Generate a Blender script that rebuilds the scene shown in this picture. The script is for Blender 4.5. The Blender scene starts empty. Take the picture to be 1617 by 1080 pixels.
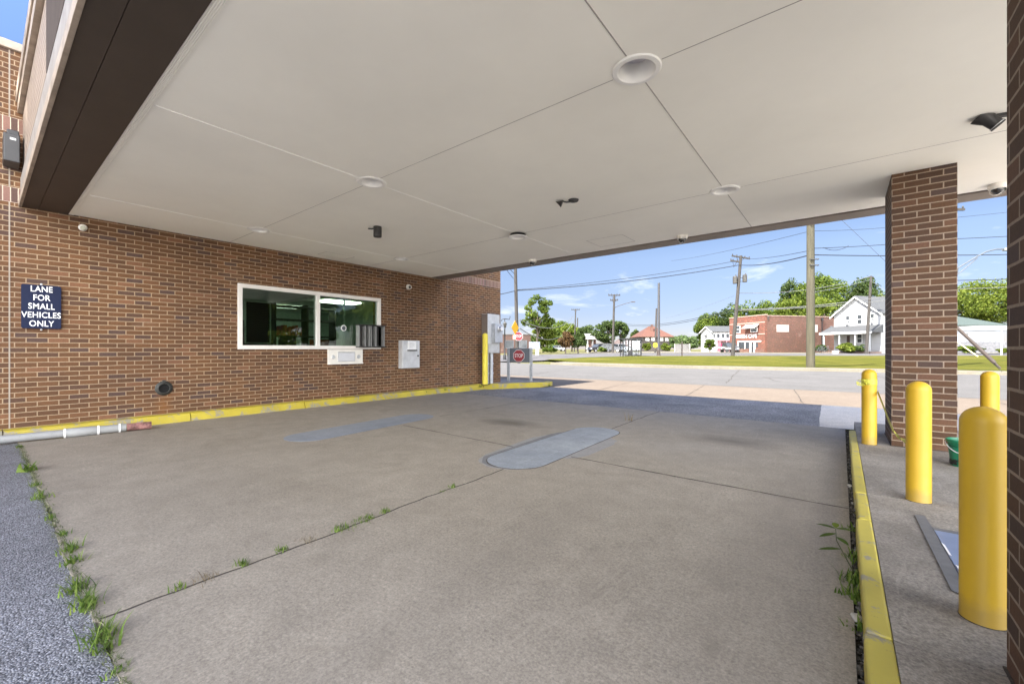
import bpy, bmesh, math, random
import numpy as np
from mathutils import Vector, Matrix

random.seed(7)
RNG = np.random.default_rng(11)
PI = math.pi
scn = bpy.context.scene
COL = scn.collection

# ------------------------------------------------------------------ image pixel frame
YAW = math.atan(519.5 / 662.0)
SN, CS = math.sin(YAW), math.cos(YAW)
EYE = 1.2


def spot(px, D):
    """ground position of something standing D metres out, at image pixel column px"""
    u = (px - 808.5) * D / 662.0  # sideways offset from the image pixel column at depth D
    return (-SN * D + CS * u, CS * D + SN * u)


def hgt(py, D):
    return EYE + (551.0 - py) * D / 662.0


def depth(x, y):
    return -SN * x + CS * y


def zt(D):
    return 0.0 if D < 28 else (0.02 * (D - 28) if D < 58 else 0.6)


def ztw(x, y):
    return zt(depth(x, y))


# ------------------------------------------------------------------ materials
def new_mat(name):
    m = bpy.data.materials.new(name)
    m.use_nodes = True
    nt = m.node_tree
    return m, nt, nt.nodes['Principled BSDF']


def N(nt, typ, **kw):
    n = nt.nodes.new(typ)
    for k, v in kw.items():
        if k.startswith('i_'):
            n.inputs[k[2:].replace('_', ' ')].default_value = v
        else:
            setattr(n, k, v)
    return n


def L(nt, a, b):
    nt.links.new(a, b)


def c4(c):
    return (c[0], c[1], c[2], 1.0)


def ramp(nt, fac, stops):
    r = N(nt, 'ShaderNodeValToRGB')
    e = r.color_ramp.elements
    while len(e) < len(stops):
        e.new(0.5)
    for i, (p, c) in enumerate(stops):
        e[i].position = p
        e[i].color = c4(c) if len(c) == 3 else c
    L(nt, fac, r.inputs[0])
    return r.outputs[0]


def mixc(nt, fac, a, b, typ='MIX'):
    m = N(nt, 'ShaderNodeMix', data_type='RGBA', blend_type=typ)
    for sock, v in ((0, fac), (6, a), (7, b)):
        if hasattr(v, 'links'):
            L(nt, v, m.inputs[sock])
        elif isinstance(v, (int, float)):
            m.inputs[sock].default_value = v
        else:
            m.inputs[sock].default_value = c4(v)
    return m.outputs[2]


def noise(nt, vec, scale, detail=4, rough=0.55, dist=0.0):
    n = N(nt, 'ShaderNodeTexNoise')
    n.inputs['Scale'].default_value = scale
    n.inputs['Detail'].default_value = detail
    n.inputs['Roughness'].default_value = rough
    n.inputs['Distortion'].default_value = dist
    if vec is not None:
        L(nt, vec, n.inputs['Vector'])
    return n.outputs['Fac']


def objco(nt):
    return N(nt, 'ShaderNodeTexCoord').outputs['Object']


def bump(nt, bsdf, height, strength=0.3, dist=0.01):
    b = N(nt, 'ShaderNodeBump')
    b.inputs['Strength'].default_value = strength
    b.inputs['Distance'].default_value = dist
    L(nt, height, b.inputs['Height'])
    L(nt, b.outputs[0], bsdf.inputs['Normal'])


MATS = {}


def plain(name, col, rough=0.6, metal=0.0, var=0.12, scale=6.0, bmp=0.0, spec=0.5, col2=None):
    """surface with gentle mottling so that nothing is perfectly even"""
    if name in MATS:
        return MATS[name]
    m, nt, b = new_mat(name)
    co = objco(nt)
    f = noise(nt, co, scale, 5, 0.6)
    lo = tuple(max(0, c * (1 - var)) for c in col)
    hi = tuple(min(1, c * (1 + var)) for c in (col2 or col))
    L(nt, ramp(nt, f, [(0.3, lo), (0.7, hi)]), b.inputs['Base Color'])
    b.inputs['Roughness'].default_value = rough
    b.inputs['Metallic'].default_value = metal
    b.inputs['Specular IOR Level'].default_value = spec
    if bmp:
        bump(nt, b, noise(nt, co, scale * 8, 3), bmp, 0.004)
    MATS[name] = m
    return m


def brick_mat(name, c1, c2, mortar, bw=0.2032, rh=0.0677, ms=0.0052, bmp=0.6, dark=(0.07, 0.045, 0.04), rust=False):
    m, nt, b = new_mat(name)
    uv = N(nt, 'ShaderNodeUVMap').outputs[0]
    co = objco(nt)
    wob = N(nt, 'ShaderNodeVectorMath', operation='SCALE')
    nz = N(nt, 'ShaderNodeTexNoise')
    nz.inputs['Scale'].default_value = 9.0
    L(nt, uv, nz.inputs['Vector'])
    sub = N(nt, 'ShaderNodeVectorMath', operation='SUBTRACT')
    sub.inputs[1].default_value = (0.5, 0.5, 0.5)
    L(nt, nz.outputs['Color'], sub.inputs[0])
    L(nt, sub.outputs[0], wob.inputs[0])
    wob.inputs['Scale'].default_value = 0.006
    add = N(nt, 'ShaderNodeVectorMath', operation='ADD')
    L(nt, uv, add.inputs[0])
    L(nt, wob.outputs[0], add.inputs[1])

    def bt(ca, cb, bias):
        t = N(nt, 'ShaderNodeTexBrick', offset=0.5)
        t.inputs['Scale'].default_value = 1.0
        t.inputs['Brick Width'].default_value = bw
        t.inputs['Row Height'].default_value = rh
        t.inputs['Mortar Size'].default_value = ms
        t.inputs['Mortar Smooth'].default_value = 0.15
        t.inputs['Bias'].default_value = bias
        t.inputs['Color1'].default_value = c4(ca)
        t.inputs['Color2'].default_value = c4(cb)
        t.inputs['Mortar'].default_value = c4(mortar)
        L(nt, add.outputs[0], t.inputs['Vector'])
        return t
    t1 = bt(c1, c2, 0.0)
    # some near-black headers: per-brick random picked from the brick id colour
    t2 = bt((0, 0, 0), (1, 1, 1), 0.0)
    pick = ramp(nt, t2.outputs['Color'], [(0.84, (0, 0, 0)), (0.97, (1, 1, 1))])
    notm = N(nt, 'ShaderNodeMath', operation='SUBTRACT')
    notm.inputs[0].default_value = 1.0
    L(nt, t1.outputs['Fac'], notm.inputs[1])
    pk = N(nt, 'ShaderNodeMath', operation='MULTIPLY')
    L(nt, pick, pk.inputs[0])
    L(nt, notm.outputs[0], pk.inputs[1])
    col = mixc(nt, pk.outputs[0], t1.outputs['Color'], dark)
    lowp = ramp(nt, t2.outputs['Color'], [(0.04, (0.75, 0.75, 0.75)), (0.14, (0, 0, 0))])
    lk = N(nt, 'ShaderNodeMath', operation='MULTIPLY')
    L(nt, lowp, lk.inputs[0])
    L(nt, notm.outputs[0], lk.inputs[1])
    col = mixc(nt, lk.outputs[0], col, (c1[0] * 1.22, c1[1] * 1.25, c1[2] * 1.6))
    n1 = ramp(nt, noise(nt, co, 1.1, 4), [(0.3, (0.86, 0.84, 0.86)), (0.7, (1.1, 1.06, 1.0))])
    col = mixc(nt, 1.0, col, n1, 'MULTIPLY')
    n2 = ramp(nt, noise(nt, uv, 55.0, 3, 0.7), [(0.3, (0.82, 0.82, 0.82)), (0.75, (1.14, 1.14, 1.14))])
    col = mixc(nt, 1.0, col, n2, 'MULTIPLY')
    # pale lime bloom in soft patches
    bl = ramp(nt, noise(nt, co, 0.55, 6, 0.7), [(0.60, (0, 0, 0)), (0.78, (0.3, 0.3, 0.3))])
    col = mixc(nt, bl, col, (0.36, 0.29, 0.26))
    if rust:
        # rust run below the round wall vent
        sx = N(nt, 'ShaderNodeSeparateXYZ')
        L(nt, co, sx.inputs[0])
        dy = N(nt, 'ShaderNodeMath', operation='SUBTRACT', use_clamp=False)
        L(nt, sx.outputs[1], dy.inputs[0])
        dy.inputs[1].default_value = 1.885
        ab = N(nt, 'ShaderNodeMath', operation='ABSOLUTE')
        L(nt, dy.outputs[0], ab.inputs[0])
        wv = N(nt, 'ShaderNodeMapRange')
        L(nt, ab.outputs[0], wv.inputs[0])
        for i, v in ((1, 0.0), (2, 0.13), (3, 0.75), (4, 0.0)):
            wv.inputs[i].default_value = v
        wz = N(nt, 'ShaderNodeMapRange')
        L(nt, sx.outputs[2], wz.inputs[0])
        for i, v in ((1, 0.5), (2, 0.47), (3, 0.0), (4, 1.0)):
            wz.inputs[i].default_value = v
        mu = N(nt, 'ShaderNodeMath', operation='MULTIPLY')
        L(nt, wv.outputs[0], mu.inputs[0])
        L(nt, wz.outputs[0], mu.inputs[1])
        mu2 = N(nt, 'ShaderNodeMath', operation='MULTIPLY')
        L(nt, mu.outputs[0], mu2.inputs[0])
        L(nt, ramp(nt, noise(nt, co, 14, 4), [(0.3, (0.3, 0.3, 0.3)), (0.7, (1, 1, 1))]), mu2.inputs[1])
        col = mixc(nt, mu2.outputs[0], col, (0.20, 0.085, 0.025))
    L(nt, col, b.inputs['Base Color'])
    b.inputs['Roughness'].default_value = 0.82
    b.inputs['Specular IOR Level'].default_value = 0.3
    inv = N(nt, 'ShaderNodeMath', operation='SUBTRACT')
    inv.inputs[0].default_value = 1.0
    L(nt, t1.outputs['Fac'], inv.inputs[1])
    grain = N(nt, 'ShaderNodeMath', operation='MULTIPLY_ADD')
    L(nt, noise(nt, uv, 160.0, 3), grain.inputs[0])
    grain.inputs[1].default_value = 0.25
    L(nt, inv.outputs[0], grain.inputs[2])
    bump(nt, b, grain.outputs[0], bmp, 0.006)
    MATS[name] = m
    return m


def concrete_mat(name, ca, cb, stain=(0.12, 0.1, 0.09), spots=(), stain_lo=0.62, grain=1.0, rough=0.85):
    m, nt, b = new_mat(name)
    co = objco(nt)
    big = noise(nt, co, 0.7, 6, 0.6, 0.4)
    mid = noise(nt, co, 5.0, 5, 0.65)
    fine = noise(nt, co, 90.0, 3, 0.7)
    col = ramp(nt, big, [(0.3, ca), (0.7, cb)])
    col = mixc(nt, 1.0, col, ramp(nt, mid, [(0.25, (0.86, 0.86, 0.86)), (0.75, (1.12, 1.118, 1.11))]), 'MULTIPLY')
    sand = noise(nt, co, 42.0, 4, 0.8)
    g2 = 0.22 * grain
    col = mixc(nt, 1.0, col, ramp(nt, sand, [(0.32, (1 - g2,) * 3), (0.68, (1 + g2,) * 3)]), 'MULTIPLY')
    g = 0.24 * grain
    col = mixc(nt, 1.0, col, ramp(nt, fine, [(0.3, (1 - g,) * 3), (0.7, (1 + g,) * 3)]), 'MULTIPLY')
    st = ramp(nt, noise(nt, co, 1.7, 8, 0.72, 0.8), [(stain_lo, (0, 0, 0)), (stain_lo + 0.16, (0.45, 0.45, 0.45))])
    col = mixc(nt, st, col, stain)
    str_ = N(nt, 'ShaderNodeMapping')
    str_.inputs['Scale'].default_value = (3.2, 0.5, 1)
    str_.inputs['Rotation'].default_value = (0, 0, 0.5)
    L(nt, co, str_.inputs[0])
    wisp = ramp(nt, noise(nt, str_.outputs[0], 3.0, 7, 0.7, 1.6), [(0.56, (0, 0, 0)), (0.66, (0.26, 0.26, 0.26))])
    col = mixc(nt, wisp, col, tuple(min(1, c * 1.22) for c in cb))
    drip = ramp(nt, noise(nt, co, 11.0, 3, 0.5, 0.4), [(0.70, (0, 0, 0)), (0.78, (0.4, 0.4, 0.4))])
    col = mixc(nt, drip, col, tuple(c * 0.62 for c in ca))
    speck = ramp(nt, noise(nt, co, 34.0, 2, 0.4), [(0.70, (0, 0, 0)), (0.76, (0.5, 0.5, 0.5))])
    col = mixc(nt, speck, col, tuple(c * 0.55 for c in ca))
    for (x, y, rx, ry, k, sc) in spots:
        mp = N(nt, 'ShaderNodeMapping')
        mp.inputs['Location'].default_value = (-x / rx, -y / ry, 0)
        mp.inputs['Scale'].default_value = (1 / rx, 1 / ry, 0)
        L(nt, co, mp.inputs[0])
        ln = N(nt, 'ShaderNodeVectorMath', operation='LENGTH')
        L(nt, mp.outputs[0], ln.inputs[0])
        ad = N(nt, 'ShaderNodeMath', operation='MULTIPLY_ADD')
        L(nt, noise(nt, co, 2.6, 6, 0.65), ad.inputs[0])
        ad.inputs[1].default_value = 0.55
        L(nt, ln.outputs['Value'], ad.inputs[2])
        f = ramp(nt, ad.outputs[0], [(0.30, (k, k, k)), (1.12, (0, 0, 0))])
        f2 = N(nt, 'ShaderNodeMath', operation='MULTIPLY')
        L(nt, f, f2.inputs[0])
        f2.inputs[1].default_value = 1.0
        col = mixc(nt, f2.outputs[0], col, sc)
    L(nt, col, b.inputs['Base Color'])
    b.inputs['Roughness'].default_value = rough
    b.inputs['Specular IOR Level'].default_value = 0.35
    ad = N(nt, 'ShaderNodeMath', operation='MULTIPLY_ADD')
    L(nt, fine, ad.inputs[0])
    ad.inputs[1].default_value = 0.6
    L(nt, mid, ad.inputs[2])
    bump(nt, b, ad.outputs[0], 0.25, 0.004)
    MATS[name] = m
    return m


def asphalt_mat(name, ca, cb, cell=120.0, bmp=0.9, patch=0.35):
    m, nt, b = new_mat(name)
    co = objco(nt)
    v = N(nt, 'ShaderNodeTexVoronoi', feature='F1')
    v.inputs['Scale'].default_value = cell
    L(nt, co, v.inputs['Vector'])
    sep = N(nt, 'ShaderNodeSeparateColor')
    L(nt, v.outputs['Color'], sep.inputs[0])
    col = ramp(nt, sep.outputs[0], [(0.0, ca), (0.6, cb), (1.0, tuple(c * 1.45 for c in cb))])
    gap = ramp(nt, v.outputs['Distance'], [(0.38, (1, 1, 1)), (0.75, (0.38, 0.38, 0.40))])
    col = mixc(nt, 1.0, col, gap, 'MULTIPLY')
    bigp = ramp(nt, noise(nt, co, 0.9, 6, 0.65, 0.6), [(0.3, (1 - patch,) * 3), (0.7, (1.12,) * 3)])
    col = mixc(nt, 1.0, col, bigp, 'MULTIPLY')
    L(nt, col, b.inputs['Base Color'])
    b.inputs['Roughness'].default_value = 0.75
    inv = N(nt, 'ShaderNodeMath', operation='SUBTRACT')
    inv.inputs[0].default_value = 1.0
    L(nt, v.outputs['Distance'], inv.inputs[1])
    bump(nt, b, inv.outputs[0], bmp, 0.006)
    MATS[name] = m
    return m


def paint_mat(name, paint, under, wear=0.55, rough=0.6, scale=9.0, dirt=(0.12, 0.11, 0.08)):
    """worn paint: chips down to the concrete plus grime streaks"""
    m, nt, b = new_mat(name)
    co = objco(nt)
    f = noise(nt, co, scale, 8, 0.72, 0.3)
    col = ramp(nt, noise(nt, co, 3.0, 4), [(0.3, tuple(c * 0.82 for c in paint)), (0.7, paint)])
    col = mixc(nt, ramp(nt, f, [(wear, (0, 0, 0)), (wear + 0.05, (1, 1, 1))]), col, under)
    col = mixc(nt, ramp(nt, noise(nt, co, 22.0, 4, 0.7), [(0.62, (0, 0, 0)), (0.74, (0.55, 0.55, 0.55))]), col, dirt)
    L(nt, col, b.inputs['Base Color'])
    b.inputs['Roughness'].default_value = rough
    bump(nt, b, f, 0.3, 0.003)
    MATS[name] = m
    return m


def leaf_mat(name, dark, mid, light, transl=0.3, scale=0.5):
    m, nt, b = new_mat(name)
    g = N(nt, 'ShaderNodeNewGeometry')
    co = objco(nt)
    r = ramp(nt, g.outputs['Random Per Island'], [(0.0, dark), (0.5, mid), (1.0, light)])
    n = ramp(nt, noise(nt, co, scale, 3), [(0.3, (0.7, 0.72, 0.7)), (0.7, (1.25, 1.22, 1.15))])
    col = mixc(nt, 1.0, r, n, 'MULTIPLY')
    L(nt, col, b.inputs['Base Color'])
    b.inputs['Roughness'].default_value = 0.65
    b.inputs['Specular IOR Level'].default_value = 0.25
    t = N(nt, 'ShaderNodeBsdfTranslucent')
    L(nt, col, t.inputs[0])
    mx = N(nt, 'ShaderNodeMixShader')
    mx.inputs[0].default_value = transl
    L(nt, b.outputs[0], mx.inputs[1])
    L(nt, t.outputs[0], mx.inputs[2])
    L(nt, mx.outputs[0], nt.nodes['Material Output'].inputs['Surface'])
    MATS[name] = m
    return m


def glass_mat(name, tint=(0.75, 0.85, 0.8), ior=1.5, add=0.0):
    m, nt, b = new_mat(name)
    nt.nodes.remove(b)
    fr = N(nt, 'ShaderNodeFresnel')
    fr.inputs[0].default_value = ior
    fa = N(nt, 'ShaderNodeMath', operation='ADD', use_clamp=True)
    L(nt, fr.outputs[0], fa.inputs[0])
    fa.inputs[1].default_value = add
    tr = N(nt, 'ShaderNodeBsdfTransparent')
    tr.inputs[0].default_value = c4(tint)
    gl = N(nt, 'ShaderNodeBsdfGlossy')
    gl.inputs['Roughness'].default_value = 0.0
    mx = N(nt, 'ShaderNodeMixShader')
    L(nt, fa.outputs[0], mx.inputs[0])
    L(nt, tr.outputs[0], mx.inputs[1])
    L(nt, gl.outputs[0], mx.inputs[2])
    L(nt, mx.outputs[0], nt.nodes['Material Output'].inputs['Surface'])
    MATS[name] = m
    return m


def emit_mat(name, col, s):
    m, nt, b = new_mat(name)
    b.inputs['Base Color'].default_value = c4(col)
    b.inputs['Emission Color'].default_value = c4(col)
    b.inputs['Emission Strength'].default_value = s
    MATS[name] = m
    return m


def wood_mat(name, ca, cb):
    m, nt, b = new_mat(name)
    co = objco(nt)
    mp = N(nt, 'ShaderNodeMapping')
    mp.inputs['Scale'].default_value = (14, 14, 0.7)
    L(nt, co, mp.inputs[0])
    f = noise(nt, mp.outputs[0], 1.0, 6, 0.7)
    L(nt, ramp(nt, f, [(0.3, ca), (0.7, cb)]), b.inputs['Base Color'])
    b.inputs['Roughness'].default_value = 0.9
    bump(nt, b, f, 0.5, 0.01)
    MATS[name] = m
    return m


def grass_mat(name, a, b_, c):
    m, nt, b = new_mat(name)
    co = objco(nt)
    f = noise(nt, co, 0.25, 6, 0.7)
    f2 = noise(nt, co, 7.0, 5, 0.75)
    col = ramp(nt, f, [(0.3, a), (0.5, b_), (0.72, c)])
    col = mixc(nt, 1.0, col, ramp(nt, f2, [(0.25, (0.6, 0.62, 0.55)), (0.75, (1.3, 1.28, 1.2))]), 'MULTIPLY')
    L(nt, col, b.inputs['Base Color'])
    b.inputs['Roughness'].default_value = 0.95
    b.inputs['Specular IOR Level'].default_value = 0.1
    bump(nt, b, f2, 0.8, 0.05)
    MATS[name] = m
    return m


def siding_mat(name, col, pitch=0.13, horiz=True, k=0.35):
    m, nt, b = new_mat(name)
    uv = N(nt, 'ShaderNodeUVMap').outputs[0]
    s = N(nt, 'ShaderNodeSeparateXYZ')
    L(nt, uv, s.inputs[0])
    d = N(nt, 'ShaderNodeMath', operation='DIVIDE')
    L(nt, s.outputs[1 if horiz else 0], d.inputs[0])
    d.inputs[1].default_value = pitch
    fr = N(nt, 'ShaderNodeMath', operation='FRACT')
    L(nt, d.outputs[0], fr.inputs[0])
    n = ramp(nt, noise(nt, objco(nt), 1.2, 5), [(0.3, tuple(c * 0.9 for c in col)), (0.7, col)])
    L(nt, n, b.inputs['Base Color'])
    b.inputs['Roughness'].default_value = 0.7
    bump(nt, b, fr.outputs[0], k, 0.02)
    MATS[name] = m
    return m


# ------------------------------------------------------------------ mesh builder
class MB:
    def __init__(self):
        self.bm = bmesh.new()
        self.rot_uv = []

    def quad(self, *pts):
        return self.bm.faces.new([self.bm.verts.new(p) for p in pts])

    def poly(self, pts):
        return self.bm.faces.new([self.bm.verts.new(p) for p in pts])

    def box(self, lo, hi, M=None, bev=0.0, seg=2):
        x0, y0, z0 = lo
        x1, y1, z1 = hi
        v = [self.bm.verts.new(p) for p in ((x0, y0, z0), (x1, y0, z0), (x1, y1, z0), (x0, y1, z0),
                                            (x0, y0, z1), (x1, y0, z1), (x1, y1, z1), (x0, y1, z1))]
        fs = [self.bm.faces.new([v[i] for i in q]) for q in
              ((3, 2, 1, 0), (4, 5, 6, 7), (0, 1, 5, 4), (1, 2, 6, 5), (2, 3, 7, 6), (3, 0, 4, 7))]
        if bev:
            es = list({e for f in fs for e in f.edges})
            r = bmesh.ops.bevel(self.bm, geom=es, offset=bev, segments=seg, affect='EDGES', profile=0.5)
            v = list({vv for f in r['faces'] for vv in f.verts} | {vv for vv in v if vv.is_valid})
        if M is not None:
            bmesh.ops.transform(self.bm, matrix=M, verts=v)
        return v

    def prism(self, pts, z0, z1, M=None):
        """pts: 2D outline ccw, extruded z0..z1"""
        b = [self.bm.verts.new((p[0], p[1], z0)) for p in pts]
        t = [self.bm.verts.new((p[0], p[1], z1)) for p in pts]
        n = len(pts)
        self.bm.faces.new(b[::-1])
        self.bm.faces.new(t)
        for i in range(n):
            self.bm.faces.new((b[i], b[(i + 1) % n], t[(i + 1) % n], t[i]))
        if M is not None:
            bmesh.ops.transform(self.bm, matrix=M, verts=b + t)
        return b + t

    def lathe(self, prof, c=(0, 0, 0), axis=(0, 0, 1), n=24, cap=True):
        """prof: (r, h) pairs along axis"""
        q = Vector((0, 0, 1)).rotation_difference(Vector(axis).normalized())
        c = Vector(c)
        rings = []
        for r, h in prof:
            if r < 1e-6:
                rings.append([self.bm.verts.new(c + q @ Vector((0, 0, h)))])
            else:
                rings.append([self.bm.verts.new(c + q @ Vector((r * math.cos(2 * PI * k / n), r * math.sin(2 * PI * k / n), h)))
                              for k in range(n)])
        for a, b in zip(rings, rings[1:]):
            for k in range(n):
                k2 = (k + 1) % n
                if len(a) == 1 and len(b) == 1:
                    continue
                if len(a) == 1:
                    self.bm.faces.new((a[0], b[k], b[k2]))
                elif len(b) == 1:
                    self.bm.faces.new((a[k], a[k2], b[0]))
                else:
                    self.bm.faces.new((a[k], a[k2], b[k2], b[k]))
        if cap:
            if len(rings[0]) > 1:
                self.bm.faces.new(rings[0][::-1])
            if len(rings[-1]) > 1:
                self.bm.faces.new(rings[-1])

    def tube(self, pts, r, n=8, cap=True):
        """r: radius or list per point"""
        P = [Vector(p) for p in pts]
        R = r if isinstance(r, (list, tuple)) else [r] * len(P)
        rings = []
        up = None
        for i, p in enumerate(P):
            t = (P[min(i + 1, len(P) - 1)] - P[max(i - 1, 0)]).normalized()
            if up is None:
                up = Vector((0, 0, 1)) if abs(t.z) < 0.9 else Vector((1, 0, 0))
            s = t.cross(up)
            if s.length < 1e-5:
                s = t.orthogonal()
            s.normalize()
            up = s.cross(t).normalized()
            rings.append([self.bm.verts.new(p + (s * math.cos(2 * PI * k / n) + up * math.sin(2 * PI * k / n)) * R[i]) for k in range(n)])
        for a, b in zip(rings, rings[1:]):
            for k in range(n):
                self.bm.faces.new((a[k], a[(k + 1) % n], b[(k + 1) % n], b[k]))
        if cap:
            self.bm.faces.new(rings[0][::-1])
            self.bm.faces.new(rings[-1])

    def build(self, name, mat, parent=None, loc=(0, 0, 0), smooth=False, normals=True):
        bm = self.bm
        if normals:
            bmesh.ops.recalc_face_normals(bm, faces=bm.faces[:])
        uvl = bm.loops.layers.uv.new('UVMap')
        bm.normal_update()
        for f in bm.faces:
            n = f.normal
            ax = max(range(3), key=lambda i: abs(n[i]))
            for lp in f.loops:
                c = lp.vert.co
                lp[uvl].uv = (c.y, c.z) if ax == 0 else ((c.x, c.z) if ax == 1 else (c.x, c.y))
        me = bpy.data.meshes.new(name)
        bm.to_mesh(me)
        bm.free()
        me.materials.append(mat)
        o = bpy.data.objects.new(name, me)
        COL.objects.link(o)
        o.location = loc
        if parent:
            o.parent = parent
        if smooth:
            me.polygons.foreach_set('use_smooth', [True] * len(me.polygons))
            try:
                me.set_sharp_from_angle(angle=math.radians(40))
            except Exception:
                pass
        return o


def tag(o, label=None, cat=None, group=None, kind=None):
    if label:
        o['label'] = label
    if cat:
        o['category'] = cat
    if group:
        o['group'] = group
    if kind:
        o['kind'] = kind
    return o


def thing(name, label, cat, loc=(0, 0, 0), rz=0.0, group=None):
    o = bpy.data.objects.new(name, None)
    o.empty_display_size = 0.2
    COL.objects.link(o)
    o.location = loc
    o.rotation_euler = (0, 0, rz)
    return tag(o, label, cat, group)


def copy_tree(o, loc=None, rz=None, label=None, parent=None):
    c = o.copy()
    COL.objects.link(c)
    if parent is not None:
        c.parent = parent
    if loc is not None:
        c.location = loc
    if rz is not None:
        c.rotation_euler = (0, 0, rz)
    if label:
        c['label'] = label
    for ch in list(o.children):
        copy_tree(ch, parent=c)
    return c


def text_mesh(name, body, size, mat, parent, M, depth=0.002, align='CENTER', spacing=1.0):
    cu = bpy.data.curves.new(name, 'FONT')
    cu.body = body
    cu.size = size
    cu.align_x = align
    cu.align_y = 'CENTER'
    cu.extrude = depth
    cu.space_character = spacing
    cu.offset = size * 0.012
    t = bpy.data.objects.new(name + '_curve', cu)
    COL.objects.link(t)
    bpy.context.view_layer.update()
    dg = bpy.context.evaluated_depsgraph_get()
    me = bpy.data.meshes.new_from_object(t.evaluated_get(dg))
    bpy.data.objects.remove(t)
    me.materials.clear()
    me.materials.append(mat)
    me.transform(M)
    o = bpy.data.objects.new(name, me)
    COL.objects.link(o)
    o.parent = parent
    return o


def jitter_line(p, q, n, amp):
    """points from p to q with small sideways wobble"""
    p, q = Vector((p[0], p[1])), Vector((q[0], q[1]))
    d = (q - p)
    s = Vector((-d.y, d.x)).normalized()
    out = []
    a = 0.0
    for i in range(n + 1):
        t = i / n
        a = a * 0.7 + random.uniform(-amp, amp)
        out.append(p + d * t + s * a)
    return out


def strip(mb, pts, w, z, wvar=0.3):
    """thin flat ribbon along 2D pts"""
    prev = None
    for i, p in enumerate(pts):
        d = (pts[min(i + 1, len(pts) - 1)] - pts[max(i - 1, 0)])
        s = Vector((-d.y, d.x)).normalized()
        ww = w * (1 + random.uniform(-wvar, wvar)) / 2
        a, b = (p + s * ww), (p - s * ww)
        zz = z(p.x, p.y) if callable(z) else z
        va, vb = mb.bm.verts.new((a.x, a.y, zz)), mb.bm.verts.new((b.x, b.y, zz))
        if prev:
            mb.bm.faces.new((prev[0], va, vb, prev[1]))
        prev = (va, vb)


def drape(name, pts, off, mat, kind='structure', cuts=(28, 58), cell=None):
    """flat polygon laid over the gently rising ground"""
    bm = bmesh.new()
    bm.faces.new([bm.verts.new((p[0], p[1], 0)) for p in pts])
    fwd = Vector((-SN, CS, 0))
    for c in cuts:
        bmesh.ops.bisect_plane(bm, geom=bm.verts[:] + bm.edges[:] + bm.faces[:], plane_co=fwd * c, plane_no=fwd)
    for v in bm.verts:
        v.co.z = ztw(v.co.x, v.co.y) + off
    bmesh.ops.recalc_face_normals(bm, faces=bm.faces[:])
    for f in bm.faces:
        if f.normal.z < 0:
            f.normal_flip()
    mb = MB()
    mb.bm.free()
    mb.bm = bm
    return tag(mb.build(name, mat, normals=False), kind=kind)


# ------------------------------------------------------------------ palette
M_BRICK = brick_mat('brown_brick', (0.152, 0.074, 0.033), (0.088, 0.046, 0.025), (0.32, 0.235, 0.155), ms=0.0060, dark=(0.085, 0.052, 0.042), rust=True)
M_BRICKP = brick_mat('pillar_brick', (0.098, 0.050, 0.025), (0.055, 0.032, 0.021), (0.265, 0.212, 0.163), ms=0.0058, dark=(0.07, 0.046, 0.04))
M_CEIL = plain('soffit_plaster', (0.91, 0.893, 0.825), 0.75, var=0.045, scale=0.6)
M_JOINTD = plain('joint_dark', (0.16, 0.15, 0.14), 0.9)
M_JOINTL = plain('joint_light', (0.86, 0.85, 0.82), 0.7, var=0.03)
M_BRONZE = plain('bronze_metal', (0.050, 0.037, 0.030), 0.55, var=0.15, scale=2.0)
M_BRONZE2 = plain('taupe_metal', (0.20, 0.165, 0.14), 0.6, var=0.12, scale=2.0)
M_BEIGE = plain('beige_flashing', (0.33, 0.27, 0.215), 0.55, var=0.3, scale=5.0)
M_WHITEM = plain('white_metal', (0.80, 0.80, 0.78), 0.4, var=0.05)
M_CREAM = plain('cream_metal', (0.78, 0.75, 0.69), 0.4, var=0.06)
M_ALU = plain('pale_frame', (0.74, 0.71, 0.67), 0.4, var=0.05)
M_STEEL = plain('brushed_steel', (0.62, 0.62, 0.63), 0.42, metal=0.75, var=0.12, scale=9)
M_GALV = plain('grey_enclosure', (0.52, 0.53, 0.54), 0.5, metal=0.25, var=0.12, scale=7)
M_DARK = plain('dark_plastic', (0.025, 0.024, 0.023), 0.5, var=0.2)
M_BLACK = plain('black_paint', (0.012, 0.012, 0.013), 0.45, var=0.2)
M_CHAR = plain('charcoal_panel', (0.085, 0.095, 0.11), 0.5, var=0.08)
M_GREYP = plain('grey_post_paint', (0.30, 0.31, 0.32), 0.5, var=0.1)
M_NAVY = plain('navy_sign', (0.012, 0.017, 0.046), 0.7, var=0.1, spec=0.2)
M_SIGNW = plain('sign_white', (0.82, 0.82, 0.82), 0.5, var=0.02)
M_SIGNR = plain('sign_reflective', (0.62, 0.58, 0.56), 0.5, var=0.02)
M_RED = plain('stop_red', (0.24, 0.012, 0.02), 0.45, var=0.08)
M_YBOL = plain('bollard_yellow', (0.50, 0.315, 0.014), 0.45, var=0.05, scale=3.0, spec=0.5)
_m = M_YBOL.node_tree
_b = _m.nodes['Principled BSDF']
_src = _b.inputs['Base Color'].links[0].from_socket
_co = objco(_m)
_z = N(_m, 'ShaderNodeSeparateXYZ')
L(_m, _co, _z.inputs[0])
_gr = N(_m, 'ShaderNodeMath', operation='MULTIPLY_ADD')
L(_m, noise(_m, _co, 16.0, 5, 0.7), _gr.inputs[0])
_gr.inputs[1].default_value = -0.10
L(_m, _z.outputs[2], _gr.inputs[2])
_c = mixc(_m, ramp(_m, _gr.outputs[0], [(0.0, (0.0, 0.0, 0.0)), (0.001, (0.0, 0.0, 0.0))]), _src, (0.2, 0.13, 0.03))
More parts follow.
